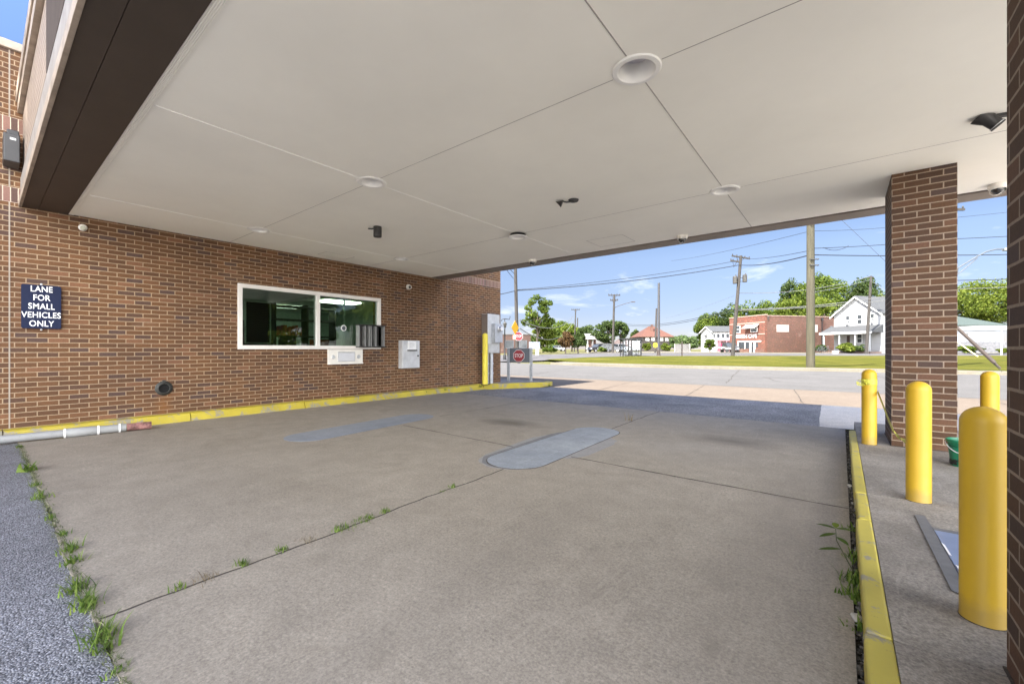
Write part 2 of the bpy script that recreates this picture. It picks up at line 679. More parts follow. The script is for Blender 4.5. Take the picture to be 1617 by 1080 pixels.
_c = mixc(_m, ramp(_m, noise(_m, _co, 30.0, 6, 0.75, 0.5), [(0.66, (0, 0, 0)), (0.74, (0.55, 0.55, 0.55))]), _c, (0.30, 0.19, 0.03))
_sm = N(_m, 'ShaderNodeMapping')
_sm.inputs['Scale'].default_value = (30, 30, 2.2)
L(_m, _co, _sm.inputs[0])
_c = mixc(_m, ramp(_m, noise(_m, _sm.outputs[0], 1.0, 4, 0.6), [(0.60, (0, 0, 0)), (0.75, (0.22, 0.22, 0.22))]), _c, (0.40, 0.25, 0.02))
_c = mixc(_m, ramp(_m, _gr.outputs[0], [(0.0, (0.45, 0.45, 0.45)), (0.05, (0, 0, 0))]), _c, (0.25, 0.17, 0.05))
L(_m, _c, _b.inputs['Base Color'])
L(_m, ramp(_m, noise(_m, _co, 9.0, 5, 0.7), [(0.3, (0.40, 0.40, 0.40)), (0.7, (0.62, 0.62, 0.62))]), _b.inputs['Roughness'])
M_YTALL = plain('bollard_yellow_faded', (0.68, 0.56, 0.05), 0.5, var=0.12, scale=4.0)
M_YSIGN = plain('sign_yellow', (0.50, 0.25, 0.008), 0.5, var=0.05)
M_CURBY = paint_mat('curb_yellow_worn', (0.49, 0.41, 0.07), (0.28, 0.255, 0.18), wear=0.565, scale=8.0)
M_CURBW = paint_mat('wall_curb_yellow', (0.44, 0.355, 0.035), (0.25, 0.225, 0.17), wear=0.53, scale=3.6)
M_SLAB = concrete_mat('slab_concrete', (0.250, 0.220, 0.182), (0.298, 0.264, 0.221), stain=(0.182, 0.158, 0.129), stain_lo=0.54,
                      spots=((-4.26, 5.35, 1.0, 0.50, 0.85, (0.105, 0.088, 0.07)), (-1.1, 6.05, 0.95, 0.55, 0.75, (0.115, 0.097, 0.08)),
                             (-1.5, 5.2, 1.4, 1.0, 0.28, (0.285, 0.268, 0.25)), (-5.0, 2.2, 2.2, 0.8, 0.2, (0.30, 0.268, 0.23)),
                             (-0.30, 3.4, 0.55, 3.0, 0.5, (0.165, 0.143, 0.12)), (-1.55, 2.2, 0.35, 3.2, 0.22, (0.185, 0.162, 0.137)),
                             (-4.35, 2.0, 0.4, 2.6, 0.2, (0.19, 0.167, 0.14))))
M_PATCH = concrete_mat('patch_cement', (0.20, 0.225, 0.265), (0.31, 0.33, 0.36), stain=(0.165, 0.185, 0.215), stain_lo=0.50, grain=0.5)
M_PATCH2 = concrete_mat('patch_cement_smooth', (0.185, 0.205, 0.245), (0.24, 0.258, 0.292), stain=(0.165, 0.18, 0.205), stain_lo=0.55, grain=0.3)
M_HALO = concrete_mat('cement_wash', (0.235, 0.230, 0.232), (0.27, 0.262, 0.258), stain_lo=0.6, grain=0.6)
M_HALO2 = concrete_mat('cement_wash_dark', (0.145, 0.147, 0.158), (0.175, 0.174, 0.182), stain_lo=0.6, grain=0.6)
M_WALK = concrete_mat('walk_concrete', (0.185, 0.165, 0.142), (0.335, 0.305, 0.268), stain=(0.115, 0.097, 0.08), stain_lo=0.46, grain=1.3)
M_APRON = concrete_mat('apron_concrete', (0.130, 0.102, 0.077), (0.150, 0.119, 0.090), stain=(0.113, 0.089, 0.068))
M_LOTG = concrete_mat('lot_worn', (0.34, 0.33, 0.32), (0.40, 0.385, 0.37), stain=(0.25, 0.24, 0.23))
M_LOT = concrete_mat('bounce_concrete', (0.62, 0.57, 0.50), (0.70, 0.645, 0.57), stain=(0.5, 0.45, 0.4))  # pale tone picked to bounce sunlight up under the canopy
M_ROAD = concrete_mat('road_concrete', (0.087, 0.083, 0.078), (0.110, 0.104, 0.098), stain=(0.066, 0.062, 0.058), stain_lo=0.58)
M_STREET = concrete_mat('street_grey', (0.078, 0.073, 0.074), (0.10, 0.095, 0.094), stain=(0.058, 0.053, 0.053))
M_SIDE = concrete_mat('sidewalk_pale', (0.145, 0.13, 0.098), (0.18, 0.162, 0.125), stain=(0.10, 0.088, 0.066))
M_ASPH = asphalt_mat('lot_asphalt', (0.105, 0.108, 0.122), (0.275, 0.281, 0.31), 125.0)
M_ASPH2 = asphalt_mat('strip_asphalt', (0.145, 0.133, 0.125), (0.315, 0.293, 0.277), 70.0, patch=0.45)
M_DIRT = plain('seam_dirt', (0.050, 0.041, 0.034), 0.95, var=0.4, scale=40, bmp=0.5)
M_GRASS = grass_mat('median_grass', (0.042, 0.048, 0.006), (0.076, 0.077, 0.010), (0.115, 0.100, 0.022))
M_GROUND = grass_mat('yard_ground', (0.08, 0.09, 0.025), (0.12, 0.115, 0.05), (0.17, 0.15, 0.09))
M_WOODP = wood_mat('pole_wood', (0.036, 0.033, 0.020), (0.082, 0.073, 0.046))
M_WOODG = wood_mat('pole_wood_grey', (0.026, 0.023, 0.021), (0.055, 0.048, 0.042))
M_BARK = wood_mat('bark', (0.045, 0.035, 0.026), (0.12, 0.095, 0.07))
M_WIRE = plain('wire', (0.02, 0.025, 0.035), 0.6)
M_WIREL = plain('wire_pale', (0.13, 0.13, 0.125), 0.6)
M_WEED = leaf_mat('weed_leaf', (0.05, 0.10, 0.018), (0.11, 0.18, 0.032), (0.20, 0.26, 0.06), 0.3, 8.0)
M_MOSS = leaf_mat('moss_fuzz', (0.09, 0.105, 0.05), (0.14, 0.165, 0.08), (0.19, 0.20, 0.12), 0.2, 4.0)
M_DRY = leaf_mat('weed_dry', (0.10, 0.075, 0.045), (0.17, 0.13, 0.08), (0.25, 0.20, 0.13), 0.15, 8.0)
M_GLASS = glass_mat('window_glass', (0.58, 0.70, 0.61), 1.5, 0.04)
M_DARKWIN = plain('dark_window', (0.045, 0.05, 0.055), 0.12, var=0.25, scale=1.5, spec=0.8)
M_SHINGLE = plain('grey_shingle', (0.055, 0.057, 0.060), 0.9, var=0.25, scale=7, bmp=0.4)
M_WSIDE = siding_mat('white_siding', (0.38, 0.38, 0.385))

# ------------------------------------------------------------------ ground
W = -8.75          # face of the bank wall
YF, YB = 0.33, 8.06  # slab front and back edge
ZC = 3.14          # canopy soffit
base = drape('ground', [(-420, -420), (420, -420), (420, 620), (-420, 620)], -0.06, M_GROUND)
drape('parking_lot', [(-8.5, -3.2), (3.25, -3.2), (3.25, YF - 0.01), (-8.5, YF - 0.01)], -0.012, M_ASPH)
drape('bounce_lot', [(3.25, -60), (60, -60), (60, 11.1), (3.25, 11.1)], -0.02, M_LOT)  # unseen pale lot added as a bounce surface for the canopy ceiling
drape('rear_lot', [(-8.5, -60), (3.25, -60), (3.25, -3.21), (-8.5, -3.21)], -0.02, M_LOTG)

slab_w = MB()
seam_pts = jitter_line((-2.60, YF), (-2.755, YB), 80, 0.012)
L0 = [Vector((-8.47, YF))] + [Vector((-8.47, YB))]


def slab_block(mb, outline):
    mb.prism([(p[0], p[1]) for p in outline], -0.10, 0.0)


fe = jitter_line((-8.05, YF), (-2.61, YF), 60, 0.010)
slab_block(slab_w, [Vector((-8.56, YF))] + fe + [p + Vector((-0.011, 0)) for p in seam_pts] + [Vector((-8.56, YB))])
fe2 = jitter_line((-2.595, YF), (0.045, YF), 30, 0.010)
slab_block(slab_w, fe2 + [Vector((0.05, YB))] + [p + Vector((0.010, 0)) for p in seam_pts[::-1]])
slab = tag(slab_w.build('concrete_slab', M_SLAB), kind='structure')
mb = MB()
strip(mb, [p.copy() for p in seam_pts], 0.030, -0.0020, 0.4)
mb.build('seam_fill', M_DIRT, slab)
mb = MB()
strip(mb, jitter_line((-5.42, 4.135), (-3.06, 4.05), 26, 0.004), 0.017, 0.0022, 0.4)
strip(mb, jitter_line((-2.36, 4.075), (0.045, 4.04), 30, 0.004), 0.019, 0.0022, 0.4)
strip(mb, jitter_line((-5.63, 5.08), (-5.66, 8.0), 24, 0.006), 0.016, 0.0022, 0.7)
mb.build('control_joint', M_DIRT, slab)


def stadium(cx0, cy0, cx1, cy1, r, n=12, wob=0.0):
    a = Vector((cx0, cy0))
    b = Vector((cx1, cy1))
    d = (b - a).normalized()
    ang = math.atan2(d.y, d.x)
    out = []
    for k in range(n + 1):
        t = ang - PI / 2 + PI * k / n
        out.append((b.x + r * math.cos(t), b.y + r * math.sin(t)))
    for k in range(n + 1):
        t = ang + PI / 2 + PI * k / n
        out.append((a.x + r * math.cos(t), a.y + r * math.sin(t)))
    if wob:
        out = [(x + random.uniform(-wob, wob), y + random.uniform(-wob, wob)) for x, y in out]
    return out


for (a, nm, mat) in (((-2.74, 3.60, -2.80, 5.52, 0.335), 'repair_patch', M_PATCH), ((-5.72, 2.82, -5.90, 4.74, 0.33), 'repair_patch', M_PATCH2)):
    if mat is M_PATCH:
        mb = MB()
        mb.prism(stadium(*a[:4], a[4] + 0.012, 16, 0.003), 0.0022, 0.0045)
        mb.build('patch_edge', M_DIRT, slab)
    mb = MB()
    mb.prism(stadium(*a[:4], a[4], 16, 0.004), 0.0030, 0.0070)
    mb.build(nm, mat, slab)
mb = MB()   # smeared cement wash left round the nearer patch
mb.prism(stadium(-2.80, 3.60, -2.90, 4.70, 0.385, 14, 0.018), 0.0005, 0.0014)
mb.prism(stadium(-2.66, 4.25, -2.66, 4.95, 0.40, 12, 0.022), 0.0006, 0.0016)
mb.build('cement_smear', M_HALO, slab)
mb = MB()
mb.prism(stadium(-2.775, 3.60, -2.85, 5.0, 0.368, 14, 0.010), 0.0018, 0.0026)
mb.build('cement_smear', M_HALO2, slab)

sun_edge = [tuple(p) for p in jitter_line((-0.26, YB), (-0.34, 11.2), 16, 0.008)]
drape('painted_sun_patch', sun_edge + [(60, 11.2), (60, YB)], -0.003, concrete_mat('sun_patch_concrete', (0.52, 0.465, 0.395), (0.59, 0.53, 0.455), stain=(0.38, 0.335, 0.285), stain_lo=0.58, grain=1.0))  # sunlit patch painted in as a paler concrete colour
drape('asphalt_strip', [(-8.4, YB), (0.0, YB), (0.0, 11.2), (-7.2, 11.2), (-7.6, 10.6), (-8.4, 9.2)], -0.007, M_ASPH2)
ap = drape('driveway_apron', [(-30, 11.2), (60, 11.2), (60, 15.05), (-30, 15.05)], -0.010, M_APRON)
mb = MB()
for x in (-10.2, -5.55, -3.1, -0.6, 3.2, 6.5):
    strip(mb, jitter_line((x - 0.05, 11.25), (x - 0.5, 15.0), 14, 0.012), 0.02, -0.004, 0.5)
strip(mb, jitter_line((-30, 15.03), (20, 15.03), 60, 0.01), 0.035, -0.004, 0.5)
strip(mb, jitter_line((-12, 12.3), (-6.6, 11.4), 14, 0.05), 0.025, -0.004, 0.5)
mb.build('apron_joint', M_DIRT, ap)

CURB = [(-120, 27.5), (-17.0, 26.3), (-15.2, 26.1), (-3.7, 27.85), (5.9, 29.3), (60, 37.5)]
road = drape('road', [(-120, 15.05), (60, 15.05)] + CURB[::-1], -0.014, M_ROAD)
mb = MB()
strip(mb, jitter_line((-120, 16.3), (60, 16.3), 90, 0.02), 0.02, -0.009, 0.6)
strip(mb, jitter_line((-16, 20.9), (14, 22.3), 60, 0.03), 0.025, -0.009, 0.6)
for (p, q) in (((-11.5, 16.4), (-13.8, 24.5)), ((-3.2, 16.4), (-4.6, 27.2)), ((-1.8, 18.4), (-2.6, 21.0)), ((1.9, 16.3), (1.0, 28.0)), ((6.0, 16.3), (5.0, 28.5)),
               ((-3.0, 20.0), (-1.2, 21.2)), ((-7.6, 17.2), (-6.3, 21.3))):
    strip(mb, jitter_line(p, q, 24, 0.05), 0.035, -0.009, 0.8)
mb.build('road_crack', M_DIRT, road)

# far kerb, pavement, median grass, cross street
mb = MB()
cl = [Vector(p) for p in CURB]


def offs(pts, d):
    out = []
    for i, p in enumerate(pts):
        t = (pts[min(i + 1, len(pts) - 1)] - pts[max(i - 1, 0)]).normalized()
        out.append(p + Vector((-t.y, t.x)) * d)
    return out


c1 = offs(cl, 0.17)
for i in range(1, len(cl) - 1):
    a, b, c, d = cl[i], cl[i + 1], c1[i + 1], c1[i]
    z0 = -0.1
    lo = [mb.bm.verts.new((p.x, p.y, z0 + ztw(p.x, p.y))) for p in (a, b, c, d)]
    hi = [mb.bm.verts.new((p.x, p.y, 0.13 + ztw(p.x, p.y))) for p in (a, b, c, d)]
    mb.bm.faces.new(hi)
    for k in range(4):
        mb.bm.faces.new((lo[k], lo[(k + 1) % 4], hi[(k + 1) % 4], hi[k]))
tag(mb.build('kerb', M_SIDE), kind='structure')
c2 = offs(cl, 1.9)
drape('pavement', [tuple(p) for p in c1[1:]] + [tuple(p) for p in c2[1:][::-1]], 0.112, M_SIDE)
c3 = offs(cl, 1.86)
gl = [tuple(p) for p in c3[2:]]
grass_far = [spot(1690, 46), spot(1400, 45.5), spot(1157, 45.0), spot(1000, 44.5), spot(930, 41.5), spot(860, 36.5)]
gp = gl + grass_far
drape('median_grass', gp, 0.118, M_GRASS)
st = [spot(640, 30), spot(760, 33.5), spot(852, 35.6), spot(930, 40.8), spot(1000, 44.0), spot(1157, 44.6), spot(1400, 45.0), spot(1760, 46), spot(1760, 55), spot(1400, 55),
      spot(1100, 56), spot(960, 57), spot(900, 53), spot(820, 50), spot(640, 46)]
drape('side_street', st, 0.06, M_STREET)
drape('far_pavement', [spot(880, 57.4), spot(1100, 56.4), spot(1400, 55.4), spot(1760, 55.4), spot(1760, 58.4), spot(1400, 58.4), spot(1100, 59.4), spot(900, 62)], 0.085, M_SIDE)
drape('gravel_yard', [spot(930, 62.5), spot(1100, 59.6), spot(1200, 59), spot(1200, 75), spot(1080, 90), spot(930, 80)], 0.04, M_SIDE)
drape('near_pavement', [(-60, 11.6), (-12.0, 11.6), (-12.0, 14.4), (-60, 14.4)], 0.02, M_SIDE)

# ------------------------------------------------------------------ bank building
bank = thing('bank_building', 'brown brick bank building along the left with a wide teller window', 'building', (0, 0, 0))
WY0, WY1, WZ0, WZ1 = 2.955, 6.0, 1.195, 2.412
mb = MB()
T = 0.30
mb.box((W - T, -12, -0.1), (W, WY0, 5.2))
mb.box((W - T, WY1, -0.1), (W, 10.54, 5.2))
mb.box((W - T, WY0, -0.1), (W, WY1, WZ0))
mb.box((W - T, WY0, WZ1), (W, WY1, 5.2))
mb.box((-22, 10.24, -0.1), (W - T, 10.54, 5.2))
mb.box((-22, -12, -0.1), (W - T, -11.7, 5.2))
mb.box((-22.3, -12, -0.1), (-22, 10.54, 5.2))
mb.build('wall', M_BRICK, bank)
mb = MB()
mb.box((-22.35, -12.05, 5.2), (W + 0.05, 10.59, 5.31), bev=0.01)
mb.build('coping', M_BEIGE, bank)
sold = brick_mat('soldier_brick', (0.22, 0.125, 0.095), (0.15, 0.09, 0.072), (0.52, 0.44, 0.36))
for n in sold.node_tree.nodes:
    if n.type == 'TEX_BRICK':
        n.offset = 0.0
for z0 in (3.165, 4.10):
    for (ya, yb) in ((-12.0, 0.40), (8.02, 10.54)) if z0 < 3.5 else ((-12.0, 0.40),):
        mb = MB()
        mb.box((W - 0.02, ya + 0.001, z0), (W + 0.004, yb, z0 + 0.2032))
        o = mb.build('soldier_course', sold, bank)
        uv = o.data.uv_layers[0].data
        for d in uv:
            u, v = d.uv
            d.uv = (v - z0, u)
mb = MB()
mb.box((W - 0.01, 0.254, 0.13), (W + 0.003, 0.268, 5.2))
mb.build('expansion_joint', plain('pale_sealant', (0.30, 0.255, 0.21), 0.8), bank)
mb = MB()
mb.box((W - 0.01, 8.195, 0.13), (W + 0.003, 8.207, 3.14))
mb.build('expansion_joint', plain('brown_sealant', (0.20, 0.155, 0.125), 0.8), bank)
# window frame, mullion, panes
mb = MB()
fw = 0.075
for (a, b) in (((WY0, WZ0), (WY1, WZ0 + fw)), ((WY0, WZ1 - fw), (WY1, WZ1)), ((WY0, WZ0 + fw), (WY0 + fw, WZ1 - fw)), ((WY1 - fw, WZ0 + fw), (WY1, WZ1 - fw)), ((4.43, WZ0 + fw), (4.50, WZ1 - fw))):
    mb.box((W - 0.10, a[0], a[1]), (W + 0.03, b[0], b[1]), bev=0.004)
win = mb.build('window', M_ALU, bank)
mb = MB()
mb.box((W - 0.05, WY0 + fw, WZ0 + fw), (W - 0.04, 4.43, WZ1 - fw))
mb.build('pane', M_GLASS, win)
mb = MB()
mb.box((W - 0.05, 4.50, WZ0 + fw), (W - 0.04, WY1 - fw, WZ1 - fw))
mb.build('pane', M_GLASS, win)
mb = MB()
mb.lathe([(0.0, 0.0), (0.064, 0.0), (0.068, 0.012), (0.058, 0.02), (0.05, 0.012), (0.03, 0.014), (0.0, 0.018)], (W - 0.04, 5.07, 1.667), (1, 0, 0), 24)
mb.build('speaker_disc', M_WHITEM, win, smooth=True)
mb = MB()
mb.lathe([(0.0, 0.0), (0.047, 0.0), (0.03, 0.004), (0.0, 0.004)], (W - 0.0225, 5.07, 1.667), (1, 0, 0), 20)
mb.build('speaker_grille', M_CHAR, win)
mb = MB()
mb.tube([(W - 0.32, 5.25, 1.2), (W - 0.32, 5.25, 2.62)], 0.022, 10)
mb.build('window_post', M_ALU, win, smooth=True)
# pass-through parcel box hung on the right pane
mb = MB()
mb.box((W + 0.005, 5.36, 1.262), (W + 0.03, 6.03, 1.733))
pbox = mb.build('transaction_box', M_DARK, win)
for z in (1.235, 1.735):
    mb = MB()
    mb.box((W - 0.03, 5.33, z), (W + 0.17, 6.05, z + 0.025), bev=0.004)
    mb.build('box_plate', M_DARK, pbox)
for y in (5.335, 5.49, 5.60, 5.645, 5.77, 5.995):
    mb = MB()
    mb.box((W + 0.032, y, 1.262), (W + 0.15, y + 0.026, 1.733))
    mb.build('steel_fin', plain('dull_steel', (0.30, 0.30, 0.29), 0.5, metal=0.4), pbox)
# room behind the glass
M_ROOM = plain('room_wall', (0.40, 0.48, 0.41), 0.8, var=0.08)
M_ROOMC = plain('room_ceiling', (0.55, 0.56, 0.52), 0.8, var=0.05)
mb = MB()
mb.quad((-18, 0.6, 0.2), (-18, 10.1, 0.2), (-18, 10.1, 2.75), (-18, 0.6, 2.75))
mb.quad((-18, 10.1, 0.2), (W - T, 10.1, 0.2), (W - T, 10.1, 2.75), (-18, 10.1, 2.75))
mb.quad((-18, 0.6, 0.2), (W - T, 0.6, 0.2), (W - T, 0.6, 2.75), (-18, 0.6, 2.75))
mb.build('room_wall', M_ROOM, bank)
mb = MB()
mb.quad((-18, 0.6, 2.75), (W - T, 0.6, 2.75), (W - T, 10.1, 2.75), (-18, 10.1, 2.75))
mb.build('room_ceiling', M_ROOMC, bank)
mb = MB()
mb.quad((-18, 0.6, 0.2), (W - T, 0.6, 0.2), (W - T, 10.1, 0.2), (-18, 10.1, 0.2))
mb.build('room_floor', plain('carpet', (0.10, 0.105, 0.10), 0.95), bank)
M_TROF = emit_mat('troffer_lens', (1.0, 0.98, 0.9), 4.0)
for (x, y) in ((-12.9, 7.3), (-15.8, 6.8), (-12.5, 3.2)):
    mb = MB()
    mb.box((x - 0.3, y - 0.6, 2.70), (x + 0.3, y + 0.6, 2.745))
    mb.build('ceiling_light', M_TROF, bank)
for ya, yb in ((3.1, 4.2), (5.4, 6.4)):
    mb = MB()
    mb.box((-17.96, ya, 0.2), (-17.9, yb, 2.3))
    mb.build('inner_door', plain('inner_door_dark', (0.05, 0.045, 0.04), 0.5), bank)
mb = MB()
mb.box((-9.75, 2.2, 0.98), (W - T - 0.005, 7.4, 1.03))
mb.box((-9.72, 2.2, 0.2), (-9.66, 7.4, 0.98))
mb.build('counter', plain('counter_laminate', (0.22, 0.23, 0.2), 0.5), bank)


def simple_thing(name, label, cat, parts, loc=(0, 0, 0), rz=0, group=None):
    t = thing(name, label, cat, loc, rz, group)
    for pn, pmb, pm, sm in parts:
        pmb.build(pn, pm, t, smooth=sm)
    return t


def boxes(*bs, bev=0.0):
    m = MB()
    for lo, hi in bs:
        m.box(lo, hi, bev=bev)
    return m


simple_thing('computer_monitor', 'dark computer monitor on the counter behind the left window pane', 'monitor', [
    ('screen', boxes(((-0.02, -0.26, 0.12), (0.02, 0.26, 0.46)), bev=0.006), M_DARK, False),
    ('stand', boxes(((-0.03, -0.03, 0.01), (-0.021, 0.03, 0.3)), ((-0.1, -0.12, 0), (0.06, 0.12, 0.012))), M_DARK, False)], (-9.45, 4.15, 1.03), 0.5)
m_or = plain('orange_fabric', (0.42, 0.09, 0.035), 0.8)
simple_thing('office_chair', 'orange backed office chair behind the right window pane', 'chair', [
    ('backrest', boxes(((-0.05, -0.24, 0.62), (0.03, 0.24, 1.25)), bev=0.02), m_or, False),
    ('seat', boxes(((0.05, -0.25, 0.45), (0.5, 0.25, 0.53)), bev=0.02), m_or, False),
    ('base', boxes(((0.22, -0.03, 0.03), (0.28, 0.03, 0.45)), ((0.0, -0.03, 0.0), (0.5, 0.03, 0.03)), ((0.22, -0.25, 0.0), (0.28, 0.25, 0.03))), M_DARK, False)],
    (-10.9, 5.6, 0.2), 2.8)
simple_thing('filing_cabinet', 'tall pale filing cabinet in the room behind the teller window', 'cabinet', [
    ('carcass', boxes(((-0.3, -0.5, 0), (0.3, 0.5, 1.7)), bev=0.006), plain('cab', (0.4, 0.42, 0.38), 0.5), False),
    ('drawer_front', boxes(*[((0.302, -0.46, 0.1 + k * 0.4), (0.315, 0.46, 0.46 + k * 0.4)) for k in range(4)]), plain('cab2', (0.45, 0.47, 0.43), 0.5), False)],
    (-15.5, 9.3, 0.2), 0)
simple_thing('desk_partition', 'dark fabric desk partition standing behind the left window pane', 'partition', [
    ('panel', boxes(((-0.03, -0.55, 0.05), (0.03, 0.55, 1.5)), bev=0.008), plain('partition_cloth', (0.045, 0.05, 0.045), 0.9), False),
    ('foot', boxes(((-0.2, -0.5, 0), (0.2, -0.44, 0.05)), ((-0.2, 0.44, 0), (0.2, 0.5, 0.05))), M_GREYP, False)], (-12.0, 4.4, 0.2), 0.2)

simple_thing('framed_board', 'dark board in a thin white frame behind the left end of the teller window', 'board', [
    ('board', boxes(((-0.02, -0.27, 0.0), (0.02, 0.27, 1.0))), M_DARK, False),
    ('frame', boxes(((0.02, -0.30, -0.03), (0.04, 0.30, 0.0)), ((0.02, -0.30, 1.0), (0.04, 0.30, 1.03)), ((0.02, -0.30, 0.0), (0.04, -0.27, 1.0)), ((0.02, 0.27, 0.0), (0.04, 0.30, 1.0))), M_WHITEM, False),
    ('leg', boxes(((-0.02, -0.29, -1.15), (0.02, -0.25, -0.03)), ((-0.02, 0.25, -1.15), (0.02, 0.29, -0.03))), M_DARK, False)], (-11.5, 4.33, 1.36))
simple_thing('shelf_unit', 'dark open shelf unit deep in the room behind the teller window', 'shelf', [
    ('shelf', boxes(*[((-0.2, -0.9, z), (0.2, 0.9, z + 0.05)) for z in (0.1, 0.95, 1.35, 1.85, 2.25)]), M_DARK, False),
    ('upright', boxes(*[((-0.2, y, 0), (0.2, y + 0.04, 2.35)) for y in (-0.945, 0.0, 0.905)]), M_DARK, False),
    ('binders', boxes(*[((-0.15, -0.85 + 0.11 * k, 1.402), (0.1, -0.85 + 0.11 * k + 0.07, 1.66 + 0.03 * (k % 3))) for k in range(7)]), m_or, False)], (-13.2, 6.3, 0.2))

# ------------------------------------------------------------------ canopy
CX0, CX1, CY0, CY1 = W, 1.74, 0.35, 8.0
can = thing('drive_through_canopy', 'flat white drive-through canopy over the concrete lane', 'canopy')
LX, LY = (-7.46, -4.30, -1.12), (2.83, 5.64)
bm = bmesh.new()


def loop(pts):
    vs = [bm.verts.new(p) for p in pts]
    return [bm.edges.new((vs[i], vs[(i + 1) % len(vs)])) for i in range(len(vs))]


es = loop([(CX0, 0.862, ZC), (CX1 - 0.12, 0.862, ZC), (CX1 - 0.12, 7.60, ZC), (CX0, 7.60, ZC)])
for lx in LX:
    for ly in LY:
        es += loop([(lx + 0.125 * math.cos(2 * PI * k / 28), ly + 0.125 * math.sin(2 * PI * k / 28), ZC) for k in range(28)])
bmesh.ops.triangle_fill(bm, edges=es, use_beauty=True)
for f in bm.faces:
    if f.normal.z > 0:
        f.normal_flip()
mb = MB()
mb.bm.free()
mb.bm = bm
mb.build('ceiling', M_CEIL, can, normals=False)
mb = MB()
mb.box((CX0, CY0 + 0.09, 3.32), (CX1 - 0.06, CY1 - 0.06, 4.60))
mb.build('roof_deck', M_BRONZE2, can)
mb = MB()
mb.box((CX0, CY0 + 0.02, 3.13), (CX1, 0.52 - 0.004, 3.19))
mb.box((CX0, 0.52, 3.13), (CX1, 0.802, 3.19))
mb.box((CX0, 0.510, 3.15), (CX1, 0.53, 3.17))
mb.build('edge_soffit', M_BRONZE, can)
mb = MB()
for k in range(5):
    y = 0.805 + k * 0.0115
    mb.box((CX0, y, 3.134), (CX1 - 0.12, y + 0.0085, 3.16))
mb.box((CX0, 0.803, 3.142), (CX1 - 0.12, 0.862, 3.17))
mb.build('vent_strip', M_CEIL, can)
mb = MB()
mb.box((CX0, 7.63, 3.125), (CX1, CY1, 3.18))
mb.box((CX1 - 0.115, 0.807, 3.126), (CX1, 7.63, 3.18))
mb.build('far_soffit', M_BRONZE2, can)
mb = MB()
mb.box((CX0, 7.598, 3.145), (CX1, 7.632, 3.20))
mb.build('shadow_gap', M_BLACK, can)
# front fascia
mb = MB()
mb.box((CX0, CY0 - 0.012, 3.118), (CX1, CY0 + 0.018, 3.20), bev=0.003)
mb.box((CX0, CY0 - 0.002, 3.203), (CX1, CY0 + 0.018, 3.275), bev=0.003)
mb.build('drip_edge', M_BEIGE, can)
mb = MB()
mb.box((CX0, CY0 + 0.006, 3.28), (CX1, CY0 + 0.05, 3.50))
mb.build('fascia_trim', plain('trim_grey', (0.27, 0.25, 0.23), 0.6, var=0.2), can)
mb = MB()
for k in range(11):
    mb.box((CX0, CY0 + 0.028, 3.503 + k * 0.08), (CX1, CY0 + 0.075, 3.503 + k * 0.08 + 0.066))
mb.box((CX0, CY0 + 0.045, 3.503), (CX1, CY0 + 0.088, 4.38))
mb.build('ribbed_fascia', plain('ribbed_metal', (0.33, 0.265, 0.215), 0.6, var=0.1), can)
mb = MB()
mb.box((-5.25, CY0 + 0.004, 3.51), (CX1, CY0 + 0.027, 4.33), bev=0.003)
mb.build('sign_band', plain('dark_sign_band', (0.075, 0.060, 0.052), 0.9, spec=0.2), can)
mb = MB()
mb.box((CX0, CY0 - 0.02, 4.385), (CX1, CY0 + 0.05, 4.52))
mb.box((CX0, CY0 - 0.035, 4.525), (CX1, CY0 + 0.05, 4.67), bev=0.006)
mb.build('roof_flashing', M_BEIGE, can)
mb = MB()
mb.box((CX0, CY1 - 0.055, 3.185), (CX1, CY1, 4.67))
mb.box((CX1 - 0.05, CY0 + 0.06, 3.185), (CX1, CY1 - 0.06, 4.67))
mb.box((CX0, CY0 + 0.06, 4.605), (CX1 - 0.055, CY1 - 0.06, 4.66))
mb.build('rear_fascia', M_BRONZE2, can)
mb = MB()
mb.box((LX[2] - 0.004, 0.864, ZC - 0.002), (LX[2] + 0.004, LY[0] - 0.175, ZC + 0.004))
mb.box((LX[2] - 0.004, LY[0] + 0.175, ZC - 0.002), (LX[2] + 0.004, LY[1] - 0.175, ZC + 0.004))
mb.box((LX[2] - 0.004, LY[1] + 0.175, ZC - 0.002), (LX[2] + 0.004, 7.598, ZC + 0.004))
for y in LY:
    xs = [CX0 + 0.01] + [v for lx in LX for v in (lx - 0.175, lx + 0.175)] + [CX1 - 0.13]
    for a, b in zip(xs[::2], xs[1::2]):
        mb.box((a, y - 0.003, ZC - 0.0015), (b, y + 0.003, ZC + 0.004))
for (x0, y0, x1, y1) in ((-3.6, 6.75, -2.92, 7.32), (-8.45, 4.30, -8.08, 4.92)):
    for a, b in (((x0, y0), (x1, y0 + 0.006)), ((x0, y1 - 0.006), (x1, y1)), ((x0, y0 + 0.006), (x0 + 0.006, y1 - 0.006)), ((x1 - 0.006, y0 + 0.006), (x1, y1 - 0.006))):
        mb.box((a[0], a[1], ZC - 0.0015), (b[0], b[1], ZC + 0.004))
mb.build('panel_joint', plain('joint_mid', (0.38, 0.36, 0.335), 0.9), can)
mb = MB()
for x in LX[:2]:
    ys = [0.868, LY[0] - 0.175, LY[0] + 0.175, LY[1] - 0.175, LY[1] + 0.175, 7.59]
    for a, b in zip(ys[::2], ys[1::2]):
        mb = MB()
        mb.box((x - 0.0045, a, ZC - 0.004), (x + 0.0045, b, ZC + 0.004), bev=0.002)
        mb.build('joint_batten', M_JOINTL, can)

# recessed lights
M_LENS = plain('frosted_lens', (0.56, 0.54, 0.60), 0.4, var=0.03)
M_TRIM = plain('light_trim', (0.84, 0.83, 0.80), 0.35, var=0.02)


